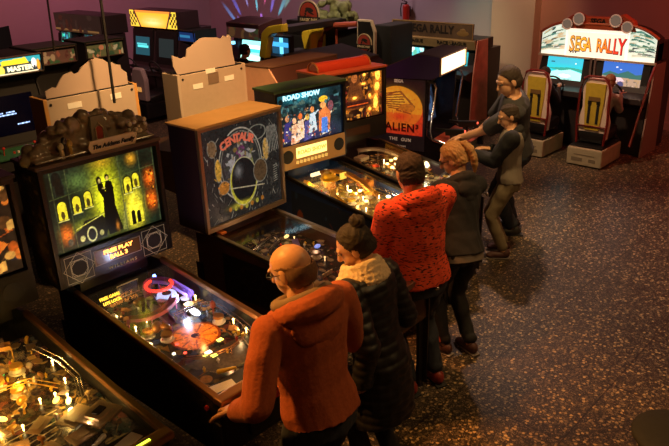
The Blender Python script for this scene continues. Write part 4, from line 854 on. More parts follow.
# girl with a ponytail
p = person('person', 'girl with a blond ponytail and glasses in a dark hoodie and black leggings', (2.04, -1.31), -.2, 1.68, (2.22, -1.09, 1.51), (2.36, -.74, 1.05), (2.74, -.80, 1.0), S1, (GREYF, 'zip_hoodie'), (BLKC, 'leggings'), SNEAK, build=1.06, hyaw=.5, hpitch=.5, top_t=.016, stance=.08, step=-.06)
hood(p, GREYF, .95); hair_cap(p, HAIRB, .011, -.06, .075); glasses(p, DSTEEL)
b = MB(); h = p['hv']; b.tube([h(0, -.09, .085), h(0, -.125, .075), h(0, -.145, .02), h(0, -.14, -.05), h(0, -.12, -.11), h(0, -.10, -.16)], [.02, .028, .034, .032, .022, .008], 10); link_mesh('ponytail', vox(b, .007, 1, folds(.003, 60, 4)), HAIRB, p['t'])
b = MB(); b.loft([(p['P']+p['up']*(z*p['T']), p['X'], p['F'], .178*p['b'], .13*p['b']) for z in (-.16, -.06)]); b.build('hem_band', mat('pale_band', (.15, .12, .10), .85), p['t'], True)
for s in (-1, 1):
    a0, k, an = p['legp'][s]; b = MB(); b.tube([a0+Vector((s*.088, 0, -.04)), k+Vector((s*.062, 0, 0)), an+Vector((s*.05, 0, .03))], .007, 6); b.build('leg_stripe', mat('rust_stripe', (.4, .06, .03), .7), p['t'], True)
# boy with a two-tone jacket
p = person('person', 'short-haired boy in a grey jacket with dark sleeves and khaki trousers', (3.86, -.66), .5, 1.56, (3.93, -.58, 1.42), (3.72, -.33, 1.05), (3.98, -.38, 1.05), S1, (mat('grey_jacket', (.20, .16, .13), .85, noise=.15), 'jacket'), (KHAKI, 'trousers'), SNEAK, build=1.12, hyaw=.35, hpitch=.35, top_t=.014, stance=.09)
hair_cap(p, HAIRM, .005, -.07, .07); hood(p, GREYF, .85)
for s in (-1, 1):
    a0, e, wv = p['arms'][s]; b = MB(); b.cap(a0, e, .088, .076); b.cap(e, e.lerp(wv, .88), .076, .058); link_mesh('dark_sleeve', vox(b, .009, 2, folds(.005, 18, 4)), GREYF, p['t'])
# tall man beside him
p = person('person', 'tall man in a dark T-shirt reaching for the gun mounted on the shooting cabinet', (4.46, -.42), .55, 1.92, (4.14, -.44, 1.71), (3.98, .02, 1.08), (4.40, .06, 1.03), S1, (mat('dark_tshirt', (.03, .027, .03), .85), 't_shirt'), (JEAN, 'jeans'), DSHOE, build=1.2, hyaw=.45, hpitch=.4, sleeve=.98, top_t=.014, curl=.9)
hair_cap(p, HAIRM, .006, -.07, .075)

# ------------------------------------------------------------------ upright cabinets
def arcade(label, x, y, rz, w, d, h, body, marquee, scr, cp, name='arcade_cabinet', group=None, mq_h=.17, players=1, mes=1.5, ses=1.2, topm=None):
    t = thing(name, label, 'arcade cabinet', (x, y, 0), rz, group)
    f = -d/2; k = d/2
    prof = [(f+.12, 0), (f+.12, .78), (f-.10, .86), (f-.10, .98), (f+.10, 1.06), (f+.26, h-mq_h-.14), (f+.02, h-mq_h-.03), (f, h), (k, h), (k, 0)]
    ins = [(f+.14, 0), (f+.14, .76), (f-.07, .84), (f-.07, .955), (f+.12, 1.03), (f+.29, h-mq_h-.14), (f+.08, h-mq_h-.02), (f+.05, h-.02), (k-.01, h-.02), (k-.01, 0)]
    b = MB(); b.prism(prof, -w/2, -w/2+.02); b.prism(prof, w/2-.02, w/2); b.prism(ins, -w/2+.02, w/2-.02); b.build('cabinet', body, t)
    if topm: B1('cabinet_top', (0, (f+k)/2+.01, h+.006), (w+.01, d+.02, .014), topm, t)
    tl = math.atan2(.02, mq_h)
    if marquee: marquee.obj('marquee', t, up(0, f+.022, h-mq_h-.02, .0), mes, .3)
    b = MB(); b.box((0, f+.015, h-.008), (w-.04, .03, .012)); b.box((0, f+.02, h-mq_h-.022), (w-.04, .03, .012)); b.build('marquee_retainer', STEEL, t)
    a = math.atan2(.17, h-mq_h-.14-1.03)
    if scr: 
        b = MB(); b.box((0, f+.20, (1.05+h-mq_h-.14)/2), (w-.06, .012, h-mq_h-.14-1.07), (-a, 0, 0)); bz = b.build('screen_bezel', BLACKM, t)
        L = math.hypot(.17, h-mq_h-.14-1.03); scr.obj('screen', t, Matrix.Translation((0, f+.20-.5*math.sin(a)*scr.h-.012, (1.05+h-mq_h-.14)/2-.5*scr.h*math.cos(a))) @ Matrix.Rotation(PI/2-a, 4, 'X'), ses, .15)
    p = MB(); p.box((0, f+.0, 1.01), (w-.05, .21, .012), (.33, 0, 0)); cpo = p.build('control_panel', cp, t)
    for i in range(players):
        xx = (i-(players-1)/2)*.34
        j = MB(); j.cyl((xx-.09, f-.01, 1.01), (xx-.09, f-.03, 1.08), .006); j.ball((xx-.09, f-.03, 1.09), .017, seg=10); j.build('joystick', REDP, cpo, True)
        for q in range(3):
            j = MB(); j.cyl((xx+.02+q*.045, f-.01, 1.01), (xx+.02+q*.045, f-.013, 1.028), .013, seg=12); j.build('button', (REDP, WHITEP, BLUEP)[q], cpo, True)
    B1('coin_door', (0, f+.133, .45), (w*.5, .012, .4), BLACK, t, bev=.004); return t

# the shooting cabinet by the standing man
def side_print(w, h):
    a = Art(w, h, .0045, (.02, .008, .01)); a.rect(-w/2+.015, .06, w/2-.02, h*.97, (.03, .008, .01)); cx, cy = .02, h*.60
    a.mix(((a.V < h*.60) & (np.abs(a.U) < w*.46) & (a.V > .17))*1., (.62, .035, .015)); a.disc(cx, cy, w*.43, h*.30, (.80, .30, .02)); a.glow(cx-.04, cy+.08, w*.25, h*.12, (.95, .62, .06), .9); a.mix(((a.V < h*.52) & (np.hypot(a.U-cx, a.V-h*.45) < w*.44) & (a.V > .17))*.55, (.68, .06, .015))
    r = random.Random(4)
    for k in range(8): y = cy+.13-k*.02; a.line(cx-.22+k*.015, y, cx+.03+k*.012, y+.045-.008*k, .007, (.30, .07, .015))
    a.line(cx+.03, cy+.17, cx+.19, cy+.02, .012, (.36, .10, .02)); a.disc(cx+.10, cy+.0, .10, .05, (.55, .18, .02)); a.line(cx-.02, cy-.03, cx+.15, cy-.06, .008, (.30, .06, .01)); a.line(cx-.24, cy+.08, cx-.02, cy+.17, .008, (.32, .08, .02))
    for k in range(24): x, y = r.uniform(cx-.14, cx+.16), r.uniform(cy-.06, cy+.12); a.line(x, y, x+r.uniform(-.05, .06), y+r.uniform(-.03, .02), .003, r.choice([(.45, .14, .02), (.95, .55, .08), (.3, .07, .01)]))
    a.glow(cx+.02, cy-.10, .10, .05, (.75, .05, .015), .9); a.rect(-w*.5, .0, w*.5, .15, (.015, .008, .008)); return a.noise(40, 40, .8, 1.15, 3)
AX, AY, AR = 4.02, .30, .22
al = thing('shooting_cabinet', 'two-player gun shooting cabinet with purple roof and red and orange side print', 'arcade cabinet', (AX, AY, 0), AR)
W_, D_ = .78, .84
prof = [(.12, 0), (.12, .74), (-.26, .80), (-.26, .93), (.06, .99), (.13, 1.05), (.10, 1.62), (.0, 1.70), (.0, 1.885), (.27, 1.90), (D_, 1.66), (D_, 0)]
ins = [(.15, 0), (.15, .72), (-.22, .78), (-.22, .90), (.09, .96), (.30, 1.02), (.42, 1.58), (.05, 1.68), (.03, 1.86), (.27, 1.88), (D_-.01, 1.64), (D_-.01, 0)]
b = MB(); b.prism(prof, 0, .025); b.prism(prof, W_-.025, W_); b.prism(ins, .025, W_-.025); b.build('cabinet', mat('black_gloss', (.012, .008, .014), .25), al)
b = MB(); b.prism([(.0, 1.70), (.0, 1.89), (.27, 1.905), (D_+.004, 1.665), (D_+.004, 1.64), (.08, 1.66)], -.004, .026); b.build('hood_side', PURPLE, al)
b = MB(); b.prism([(.0, 1.70), (.0, 1.89), (.27, 1.905), (D_+.004, 1.665), (D_+.004, 1.64), (.08, 1.66)], W_-.026, W_+.004); b.build('hood_side', PURPLE, al)
b = MB(); b.prism([(-.005, 1.875), (-.005, 1.892), (.27, 1.912), (D_+.005, 1.67), (D_+.005, 1.655), (.27, 1.895)], .026, W_-.026); b.build('hood_roof', mat('brown_roof', (.10, .06, .035), .5), al)
a = Art(W_-.05, .175, .005, (1, .62, .30)); a.glow(0, .09, .3, .08, (1, .95, .80), .9); a.rect(-.3, .05, .28, .12, (1, .80, .45), .25); a.obj('marquee', al, up(W_/2, -.004, 1.705), 2.6, .3)
b = MB()
b.box((W_/2, -.003, 1.703), (W_-.03, .02, .014)); b.box((W_/2, -.003, 1.885), (W_-.03, .02, .014)); b.box((.02, -.003, 1.79), (.022, .02, .19)); b.box((W_-.02, -.003, 1.79), (.022, .02, .19)); b.build('marquee_frame', mat('gold_frame', (.5, .3, .1), .35, .8), al)
sd = side_print(D_-.17, .78); sd.obj('side_artwork', al, Matrix(((0, 0, -1, -.003), (-1, 0, 0, D_/2+.065), (0, 1, 0, .865), (0, 0, 0, 1))), .38, .35)  # print given a glow of its own to brighten it; not backlit
RT = mat('dark_red_letters', (.12, .01, .008), .5); WTX = mat('white_letters', (.65, .55, .45), .5, emit=(.7, .6, .5), es=.12)
def side_text(s, size, m, yy, z, **k): return text('side_lettering', s, size, m, al, (-.006, yy, z), (PI/2, 0, -PI/2), **k)
side_text('ALIEN\u00b3', .125, RT, .42, 1.11, bold=.003, space=1.1); side_text('THE  GUN', .05, WTX, .44, .975, bold=.001, space=1.2); side_text('SEGA', .045, WTX, .46, 1.62, bold=.002); side_text('FIGHT TOGETHER', .026, WTX, .50, .90, space=1.3)
a = Art(.6, .42, .01, (.02, .03, .06)); a.patches(40, [(.05, .1, .2), (.2, .05, .05), (.02, .02, .03), (.1, .12, .15)], 9, .02, .08); a.obj('screen', al, Matrix.Translation((W_/2, .30, 1.09)) @ Matrix.Rotation(PI/2-.2, 4, 'X'), .8, .15)
for s in (.0, W_):
    b = MB(); b.tube([(s, .13, 1.64), (s, .05, 1.62), (s, .03, 1.57), (s, .09, 1.10), (s, .06, 1.02), (s, -.2, .955)], .013, 8); b.build('edge_tube', CHROME, al, True)
b = MB(); b.box((W_/2, -.08, .955), (W_-.06, .34, .012), (.19, 0, 0)); dk = b.build('control_deck', mat('red_glow_deck', (.35, .06, .04), .35), al)  # reddish glow on the deck is painted in as its colour
for s in (-1, 1):
    b = MB(); x = W_/2+s*.2; b.cyl((x, -.1, .95), (x, -.1, 1.04), .03); b.box((x, -.13, 1.07), (.05, .22, .07), (-.1, 0, 0), .01); b.box((x, -.02, 1.08), (.03, .24, .03), (.0, 0, 0)); b.box((x, -.22, 1.02), (.035, .05, .10), (.3, 0, 0), .008); b.build('mounted_gun', BLACK, al)
    B1('gun_light', (x, -.24, 1.09), (.03, .01, .02), emis('gun_led', (1, .1, .05), 2), al)

# upright cabinets in the row behind
def banner(w, h, base, fn=None, px=.006):
    a = Art(w, h, px, base)
    if fn: fn(a)
    return a
def mm(a):
    a.mix(((a.V > .11))*1., (.03, .35, .42)); a.poly([(-.08, .095), (-.08, .145), (.18, .16), (.21, .10)], (1, .72, .03)); a.disc(-.10, .05, .045, .05, (.95, .75, .1)); a.disc(.265, .09, .03, .055, (.8, .85, .85)); a.disc(.31, .07, .02, .06, (.8, .35, .03)); a.disc(.265, .05, .012, .02, (.02, .02, .02)); a.rect(-.3, .0, .3, .018, (.8, .75, .5))
def ms(a):
    for x0, x1, y in ((-.2, -.1, .24), (-.07, .03, .24), (-.2, .05, .215), (.02, .16, .10)): 
        for k in range(int((x1-x0)/.014)): a.rect(x0+k*.014, y-.007, x0+k*.014+.010, y+.008, (.35, .55, 1))
c = arcade('upright arcade cabinet with a yellow MASTER marquee and blue writing on its dark screen', 1.04, 4.05, .0, .74, .8, 2.02, BLACKM, banner(.68, .165, (.02, .03, .03), mm), banner(.52, .42, (0, 0, .001), ms), mat('green_panel', (.03, .11, .05), .4, noise=.5, nscale=30), mes=1.1, ses=2.2, players=2)
text('marquee_lettering', 'MASTER', .068, emis('cream_letters', (1, .95, .6), 1.3), c, (.10, -.392, 1.885), bold=.003, sx=1.1)
def me_(a): a.patches(30, [(.3, .10, .05), (.05, .12, .04), (.4, .3, .15), (.1, .03, .02)], 8, .01, .05)
c = arcade('dark upright cabinet with dull brown marquee behind the pale topper boards', 1.93, 4.72, .0, .56, .55, 1.94, BLACKM, banner(.5, .15, (.14, .07, .04), me_), None, BLACK, mes=.22, topm=mat('green_black_top', (.015, .03, .015), .5))
c = arcade('dark upright cabinet with green and cream marquee beside the hanging cord', 2.60, 4.72, .0, .56, .55, 1.94, BLACKM, banner(.5, .15, (.12, .12, .04), lambda a: (a.patches(30, [(.05, .22, .08), (.45, .4, .2), (.5, .2, .08), (.04, .08, .03)], 18, .01, .05))), None, BLACK, mes=.35, topm=mat('green_black_top', (.015, .03, .015), .5))

# twin driving cabinets; face of each looks to -X
def twin_racer(label, x, y, rz, w, z_m0, z_m1, body, marq, screens, seat_m, szc=None, mes=1.5, ses=1.3, seats=True, name='racing_cabinet', depth=.8, sz=.36, scr_z=.95, seat_y=-.95, seat_fn=None):
    t = thing(name, label, 'racing arcade cabinet', (x, y, 0), rz)
    top = z_m1
    for s in (-1, 1):
        prof = [(-.10, 0), (-.10, .70), (-.30, .78), (-.30, .86), (-.08, .90), (.06, z_m0-.02), (.02, z_m0), (depth, z_m0), (depth, 0)]
        b = MB(); b.prism(prof, s*w/4-w/4+.015, s*w/4+w/4-.015, bev=.006); b.build('cabinet', body, t)
        b = MB(); b.box((s*w/4, -.012, (.92+z_m0)/2), (w/2-.10, .03, z_m0-.99), (-.14, 0, 0)); b.build('screen_bezel', BLACKM, t)
        sc = screens[0 if s < 0 else 1]
        if sc: sc.obj('screen', t, Matrix.Translation((s*w/4, -.034-.14*.5*sc.h, (szc or (.92+z_m0)/2)-.5*sc.h)) @ Matrix.Rotation(PI/2-.14, 4, 'X'), ses, .15)
        b = MB(); b.tube([(s*w/4+.15*math.cos(a*PI/10), -.33-.05*math.sin(a*PI/10), .93+.14*math.sin(a*PI/10)) for a in range(20)], .014, 8, True); b.cyl((s*w/4, -.2, .86), (s*w/4, -.33, .93), .03); b.box((s*w/4, -.33, .93), (.27, .02, .03)); b.build('steering_wheel', RUBBER, t, True)
        if seats: seat_fn(t, s*w/4, seat_y, s)
    b = MB(); b.box((0, .26, (z_m0+z_m1)/2), (w, .5, z_m1-z_m0-.02), bev=.012); b.build('marquee_box', body, t)
    if marq: marq.obj('marquee', t, up(0, .004, z_m0+.01), mes, .3)
    return t
def racing_seat(t, x, y, s):
    b = MB(); b.box((x, y+.12, .14), (.50, .66, .25), bev=.02); bs = b.build('seat_base', mat('beige_base', (.42, .36, .24), .5, noise=.25, nscale=10), t)
    B1('base_plinth', (x, y+.12, .02), (.44, .6, .04), BLACKM, bs); b = MB(); b.box((x, y+.12, .275), (.46, .6, .03), bev=.008); b.build('base_top', BLACK, bs)
    b = MB(); q = [(x-.12, -.015), (x-.05, -.015), (x+.05, -.015)]
    b.box((x, y-.212, .17), (.30, .004, .012)); b.box((x-.1, y-.212, .10), (.16, .004, .05)); b.box((x+.12, y-.212, .10), (.1, .004, .05)); b.build('base_plate_print', mat('worn_print', (.22, .18, .12), .6), bs)
    b = MB(); b.box((x, y+.16, .42), (.40, .46, .16), (.12, 0, 0), .05); b.build('seat_cushion', BLACK, t)
    b = MB(); b.prism([(x-.20, .36), (x-.22, .62), (x-.17, .80), (x-.19, 1.06), (x-.12, 1.20), (x+.12, 1.20), (x+.19, 1.06), (x+.17, .80), (x+.22, .62), (x+.20, .36)], y-.05, y+.05, 'y', .015); sb = b.build('seat_backrest', mat('pale_seat', (.75, .60, .50), .5), t)
    b = MB(); b.prism([(x-.10, .50), (x-.13, .86), (x-.14, 1.14), (x+.14, 1.14), (x+.13, .86), (x+.10, .50)], y-.068, y-.045, 'y'); b.build('yellow_panel', YELD, sb)
    for q in (-1, 1): B1('shoulder_strap', (x+q*.06, y-.072, .72), (.035, .008, .26), BLACKM, sb); B1('strap_buckle', (x+q*.06, y-.078, .88), (.045, .008, .05), DSTEEL, sb)
    b = MB(); b.box((x, y-.074, .93), (.16, .006, .06)); b.build('seat_number_print', mat('brown_print', (.18, .10, .03), .6), sb)
    b = MB(); b.tube([(x-.19, y-.07, .30), (x-.215, y-.075, .62), (x-.205, y-.075, 1.05), (x-.165, y-.075, 1.20), (x-.10, y-.075, 1.235), (x+.10, y-.075, 1.235), (x+.165, y-.075, 1.20), (x+.205, y-.075, 1.05), (x+.215, y-.075, .62), (x+.19, y-.07, .30)], .017, 8)
    b.tube([(x-.21, y-.075, .55), (x+.21, y-.075, .55)], .012, 8); b.build('roll_bar', mat('red_tube_paint', (.16, .012, .010), .35), sb, True)
def scr1(a):
    a.C[:] = (.02, .42, .50); a.glow(.0, .30, .4, .06, (.05, .30, .45), .8); a.poly([(-.3, .0), (.3, .0), (.3, .14), (.05, .20), (-.1, .17), (-.3, .11)], (.32, .72, .66)); a.poly([(-.05, .16), (.1, .19), (.3, .15), (.3, .2), (.1, .22), (-.3, .19)], (.03, .25, .2)); a.disc(.02, .09, .10, .03, (.55, .78, .72))
    for x, y in ((-.03, .10), (.04, .12), (.09, .08), (-.06, .07), (.02, .05)): a.disc(x, y, .010, .006, (.05, .1, .15))
    a.line(.02, .04, .14, .05, .004, (.05, .08, .1)); a.rect(-.22, .28, -.16, .295, (.02, .1, .12)); a.disc(.17, .28, .01, .01, (.9, .9, .7))
def scr2(a):
    a.C[:] = (.03, .10, .38); a.poly([(-.3, .17), (-.18, .23), (-.05, .20), (.08, .25), (.2, .20), (.3, .22), (.3, .12), (-.3, .12)], (.03, .10, .09)); a.poly([(-.3, 0), (.3, 0), (.3, .14), (-.3, .16)], (.28, .2, .14)); a.poly([(-.3, .05), (-.3, .14), (0, .15), (.06, .1)], (.5, .38, .42)); a.patches(30, [(.45, .38, .3), (.12, .10, .08), (.3, .2, .1)], 4, .005, .03, reg=(-.1, .0, .26, .13)); a.disc(-.08, .29, .016, .010, (.8, .85, .9)); a.disc(-.02, .26, .02, .006, (.6, .65, .8)); a.disc(.0, .05, .05, .05, (.05, .05, .12))
def rally_marquee(w, h):
    a = Art(w, h, .006, (.95, .62, .42)); a.C[:] = (.95, .72, .55); a.glow(0, h*.2, .5, .2, (1, .92, .80), .8)
    a.rect(-w/2, 0, -.46, h, (.55, .62, .50)); a.rect(.46, 0, w/2, h, (.55, .62, .50)); r = random.Random(6)
    for s in (-1, 1):
        for k in range(60):
            x = s*r.uniform(.5, .82); y = r.uniform(.05, h-.04); a.poly([(x-.06, y), (x+r.uniform(.02, .08), y+.02), (x+.07, y+.035), (x-.05, y+.03)], r.choice([(.03, .12, .08), (.08, .20, .16), (.65, .72, .6), (.05, .06, .06), (.20, .28, .18), (.5, .36, .2)]))
        a.rect(s*.46-.012, 0, s*.46+.012, h, (.95, .85, .7))
    a.glow(-.65, .04, .2, .06, (1, .9, .7), .8); a.glow(.65, .04, .2, .06, (1, .9, .7), .8)
    return a
ra = twin_racer('lit twin racing cabinet with fog lamps above its marquee and two yellow-backed seats', 8.1, .38, -PI/2, 1.74, 1.32, 1.60, mat('grey_cabinet', (.028, .022, .022), .45), None, [banner(.56, .36, (0, 0, 0), scr1), banner(.56, .36, (0, 0, 0), scr2)], None, ses=1.5, seat_fn=racing_seat, seat_y=-.82)
RM = rally_marquee(1.70, .46)
keep_top = lambda u: .46-.16*max(0, (abs(u)-.45)/.42)**2.0
hm = .46; top = np.array([keep_top(u) for u in RM.U[0]]); RM.V = RM.V/hm*top[None, :]
RM.obj('marquee', ra, up(0, -.004, 1.325), 1.15, .3)
b = MB(); n = 24; pts = [(-.87, 1.30), (.87, 1.30)]+[(.87*math.cos(0)-1.74*k/n, 1.345+keep_top(.87-1.74*k/n)) for k in range(n+1)]
b.prism(pts, .0, .22, 'y'); b.build('marquee_housing', BLACK, ra)
b = MB(); b.tube([(.875-1.75*k/n, -.006, 1.345+keep_top(.87-1.74*k/n)) for k in range(n+1)], .022, 8); b.build('marquee_trim', mat('orange_trim', (.65, .14, .05), .4), ra, True)
b = MB(); b.box((0, -.01, 1.315), (1.76, .05, .028)); b.build('marquee_ledge', mat('cream_edge', (.6, .5, .38), .4), ra)
b = MB(); b.prism([(-.56, 1.72), (-.50, 1.86), (-.34, 1.955), (-.22, 1.90), (.22, 1.90), (.34, 1.955), (.50, 1.86), (.56, 1.72)], -.01, .12, 'y', .01); b.build('lamp_bar', mat('orange_bar', (.60, .12, .05), .4), ra)
text('lamp_bar_lettering', 'SEGA', .095, BLACKM, ra, (0, -.018, 1.84), bold=.004)
for x, z, r_ in ((-.44, 1.79, .095), (-.27, 1.87, .105), (.27, 1.87, .105), (.44, 1.79, .095)):
    b = MB(); b.cyl((x, .02, z), (x, -.07, z), r_*.64, r_*.8, 24); fo = b.build('fog_lamp', BLACK, ra, True); b = MB(); b.cyl((x, -.07, z), (x, -.075, z), r_*.66, r_*.66, 24); b.build('lamp_lens', mat('lens_glass', (.12, .09, .07), .15, emit=(1, .7, .5), es=.12), fo, True)
    b = MB(); b.tube([(x+r_*.77*math.cos(a*PI/10), -.072, z+r_*.77*math.sin(a*PI/10)) for a in range(20)], .010, 8, True); b.build('lamp_rim', mat('pale_rim', (.65, .45, .3), .35, emit=(1, .7, .5), es=.15), fo, True)
b = MB(); b.prism([(-.44, 1.335), (-.42, 1.68), (.42, 1.68), (.44, 1.335)], -.014, -.008, 'y'); b.build('title_board', emis('cream_title', (1, .80, .62), 1.05), ra)
cols = [(.75, .35, .05), (.72, .38, .04), (.95, .42, .03), (.95, .38, .03), None, (.95, .30, .03), (.9, .22, .02), (.85, .12, .02), (.8, .05, .02), (.75, .03, .02)]
xs = -.36
for k, ch in enumerate('SEGA RALLY'):
    if ch != ' ':
        sc = 1+.25*abs((k-4.5)/4.5)**1.5; text('letter_outline', ch, .25*sc, mat('letter_dark_outline', (.12, .02, .01), .5), ra, (xs+.004, -.0165, 1.497), sx=.56, bold=.013, extrude=.001); text('title_letter', ch, .25*sc, mat('title_%d' % k, cols[k], .4, emit=cols[k], es=.85), ra, (xs, -.018, 1.50), sx=.56, bold=.004)
    xs += .082
b = MB()
for k in range(7):
    for j in range(2):
        if (k+j) % 2: b.box((-.39+k*.02, -.017, 1.385+j*.02), (.02, .003, .02))
b.build('checker_print', BLACKM, ra)
for s in (-1, 1): b = MB(); b.box((s*.03, -.02, .75), (.03, .04, 1.15)); b.build('centre_rail', mat('grey_rail', (.28, .22, .20), .35, .6), ra)
b = MB(); b.prism([(-.18, 0), (-.05, 1.3), (.35, 1.3), (.45, 0)], .875, .895); b.build('side_panel', mat('pinkish_panel', (.30, .20, .17), .5), ra)
b = MB(); b.tube([(.86, -.55, .25), (.89, -.2, 1.1), (.88, -.05, 1.28)], .02, 8); b.build('side_tube', mat('red_tube_paint', (.16, .012, .010), .35), ra, True)
# second one, further off
def scrc(a): a.C[:] = (.10, .55, .62); a.patches(40, [(.5, .8, .8), (.05, .3, .35), (.8, .9, .85), (.1, .4, .3)], 14, .02, .08)
def scrd(a): a.C[:] = (.02, .30, .36); a.glow(0, .2, .3, .1, (.05, .45, .5), .8)
rb = twin_racer('twin racing cabinet topped by an unlit brown banner at the back wall', 8.3, 3.42, -PI/2, 1.86, 1.22, 1.42, mat('dark_cabinet', (.03, .022, .02), .45), None, [banner(.62, .26, (0, 0, 0), scrc), banner(.62, .26, (0, 0, 0), scrd)], None, ses=1.3, seats=False, scr_z=.9)
b = MB(); b.box((0, -.02, 1.53), (1.70, .05, .27), (-.08, 0, 0), .008); bn = b.build('banner_board', mat('brown_banner', (.09, .055, .03), .5, noise=.6, nscale=9), rb)
b = MB()
for z in (1.402, 1.658): b.box((0, -.045+(1.53-z)*-.08, z), (1.72, .012, .012))
for x in (-.855, .855): b.box((x, -.045, 1.53), (.012, .012, .26))
b.build('banner_frame', mat('gold_line', (.35, .22, .08), .4), bn)
text('banner_lettering', 'SEGA RALLY', .19, mat('near_black_brown', (.012, .008, .006), .6), bn, (0, -.052, 1.54), bold=.006, sx=.92)
for s in (-1, 1): b = MB(); b.ball((s*.66, -.048, 1.50), (.12, .006, .05)); b.ball((s*.66, -.048, 1.55), (.06, .006, .03)); b.build('printed_car', mat('dark_gold', (.22, .13, .04), .5), bn)
b = MB(); b.box((0, -.03, 1.32), (1.84, .05, .16), (.25, 0, 0), .008); hb = b.build('header_strip', mat('tan_strip', (.34, .23, .11), .5, noise=.2), rb)
for x in (-.45, .45): text('header_lettering', 'RACE LEAGUE', .09, BLACKM, hb, (x, -.062, 1.325), (PI/2+.25, 0, 0), bold=.002, sx=1.05)
b = MB(); b.prism([(-.16, 0), (-.12, .8), (-.02, 1.40), (.3, 1.40), (.4, 0)], .93, .95); sp_ = b.build('side_panel', mat('pink_print', (.65, .28, .22), .5, noise=.5, nscale=6), rb)

# dinosaur-ride shooter with yellow arms
jp = thing('ride_cabinet', 'black ride cabinet with yellow arms, red roof bar and round badges', 'ride-on arcade cabinet', (7.0, 4.95, 0), -PI/2)
# local x = -(world y) + 4.95 ; local y = world x - 7
b = MB(); b.box((-.5, .55, .72), (1.9, .9, 1.44), bev=.03); b.build('cabin_body', BLACKM, jp)
b = MB(); b.box((-.28, .25, 1.56), (1.28, .3, .26), bev=.02); hd_ = b.build('header', BLACK, jp)
b = MB(); r = random.Random(8)
for k in range(40): x = r.uniform(-.75, .45); b.ball((x, .45+r.uniform(-.1, .1), 1.62+r.uniform(0, .42*(1-(abs(x+.15)/.75)**3))), (r.uniform(.06, .13), .08, r.uniform(.05, .11)), seg=8)
link_mesh('foliage_crest', vox(b, .02, 1), mat('mossy_plastic', (.16, .17, .07), .7, noise=.9, nscale=14, bump=.8), jp)
def badge(parent, x, y, z, s, rx=0):
    b = MB(); b.cyl((x, y, z), (x, y-.02, z), .19*s, .19*s, 32); bo = b.build('badge_plate', mat('badge_cream', (.55, .42, .24), .5), parent, True)
    b = MB(); b.cyl((x, y-.02, z), (x, y-.024, z), .175*s, .175*s, 32); b.build('badge_black', BLACKM, bo, True)
    b = MB(); b.cyl((x, y-.024, z+.01), (x, y-.027, z+.01), .155*s, .155*s, 32); b.build('badge_red', mat('badge_red', (.30, .035, .02), .5), bo, True)
    b = MB()   # a bony head and neck in black
    b.ball((x+.02*s, y-.028, z+.07*s), (.075*s, .004, .028*s), (0, .15, 0)); b.ball((x+.045*s, y-.028, z+.03*s), (.06*s, .004, .012*s), (0, .3, 0))
    for k in range(5): b.ball((x-.045*s-.012*k*s, y-.028, z+(.05-.035*k)*s), (.02*s, .004, .018*s), seg=8)
    for k in range(4): b.box((x+(-.02+.02*k)*s, y-.028, z-(.03+.006*k)*s), (.008*s, .004, .07*s), (0, .4, 0))
    b.build('badge_skeleton', BLACKM, bo)
    b = MB(); b.box((x, y-.026, z-.06*s), (.42*s, .008, .085*s), bev=.003); lb = b.build('badge_banner', BLACKM, bo)
    text('badge_lettering', 'JURASSIC PARK', .058*s, mat('badge_cream', (.55, .42, .24), .5), lb, (x, y-.033, z-.06*s), sx=.82, bold=.001)
badge(hd_, -.28, .08, 1.80, 1.35)
YR = mat('ride_yellow', (.75, .52, .03), .4)
b = MB(); b.prism([(.49, 1.83), (.14, 1.77), (-.01, 1.67), (-.12, 1.27), (.03, 1.25), (.15, 1.60), (.24, 1.66), (.49, 1.70)], -1.32, -1.18, 'y', .012); b.build('yellow_arm', YR, jp)
b = MB(); b.prism([(.10, 1.62), (-.10, 1.58), (-.14, 1.50), (-.06, 1.18), (.06, 1.15), (.10, 1.35)], -.30, .10, 'y', .02); b.build('yellow_arm', YR, jp)
b = MB(); b.box((.34, -.5, 1.72), (.28, 1.45, .10), bev=.01); b.build('overhead_boom', BLACK, jp)
b = MB(); b.box((.22, -.7, .66), (.95, .9, 1.24), bev=.03); b.build('cabin_front', BLACKM, jp)
a = Art(.40, .28, .008, (.01, .05, .10)); a.rect(-.02, .0, .07, .28, (.15, .65, 1)); a.rect(-.20, .13, .2, .20, (.05, .35, .8)); a.obj('screen', jp, up(.03, -.955, 1.27), 1.5, .2)
b = MB(); b.box((.03, -.90, 1.41), (.46, .10, .34), bev=.01); b.build('screen_hood', BLACKM, jp)
RB = mat('ride_red', (.33, .06, .03), .4)
b = MB(); b.tube([(.05, -.1, 1.05), (.15, -.1, 1.40), (.28, -.1, 1.60), (.42, -.08, 1.68), (.92, .0, 1.72)], .045, 8); b.build('roof_bar', RB, jp, True)
b = MB(); b.prism([(.3, .0), (.3, 1.55), (.9, 1.66), (.9, 0)], .05, .6, 'y'); b.build('cabin_side', BLACK, jp)
b = MB(); b.box((.42, .02, 1.2), (.03, .03, .8)); b.build('cabin_pillar', RB, jp)
b = MB(); b.prism([(.90, 1.0), (.94, 1.80), (1.24, 1.80), (1.32, 1.62), (1.30, 1.0), (1.1, .9)], -.02, .04, 'y', .008); sg_ = b.build('badge_panel', mat('panel_cream', (.50, .40, .28), .5), jp)
b = MB(); b.prism([(.935, 1.04), (.965, 1.77), (1.22, 1.77), (1.285, 1.60), (1.27, 1.03), (1.1, .94)], -.026, -.018, 'y'); b.build('panel_field', BLACK, sg_)
badge(sg_, 1.11, -.03, 1.42, .85)
b = MB(); b.box((1.3, .5, .85), (.36, .6, 1.7), bev=.02); b.build('rear_box', BLACKM, jp)

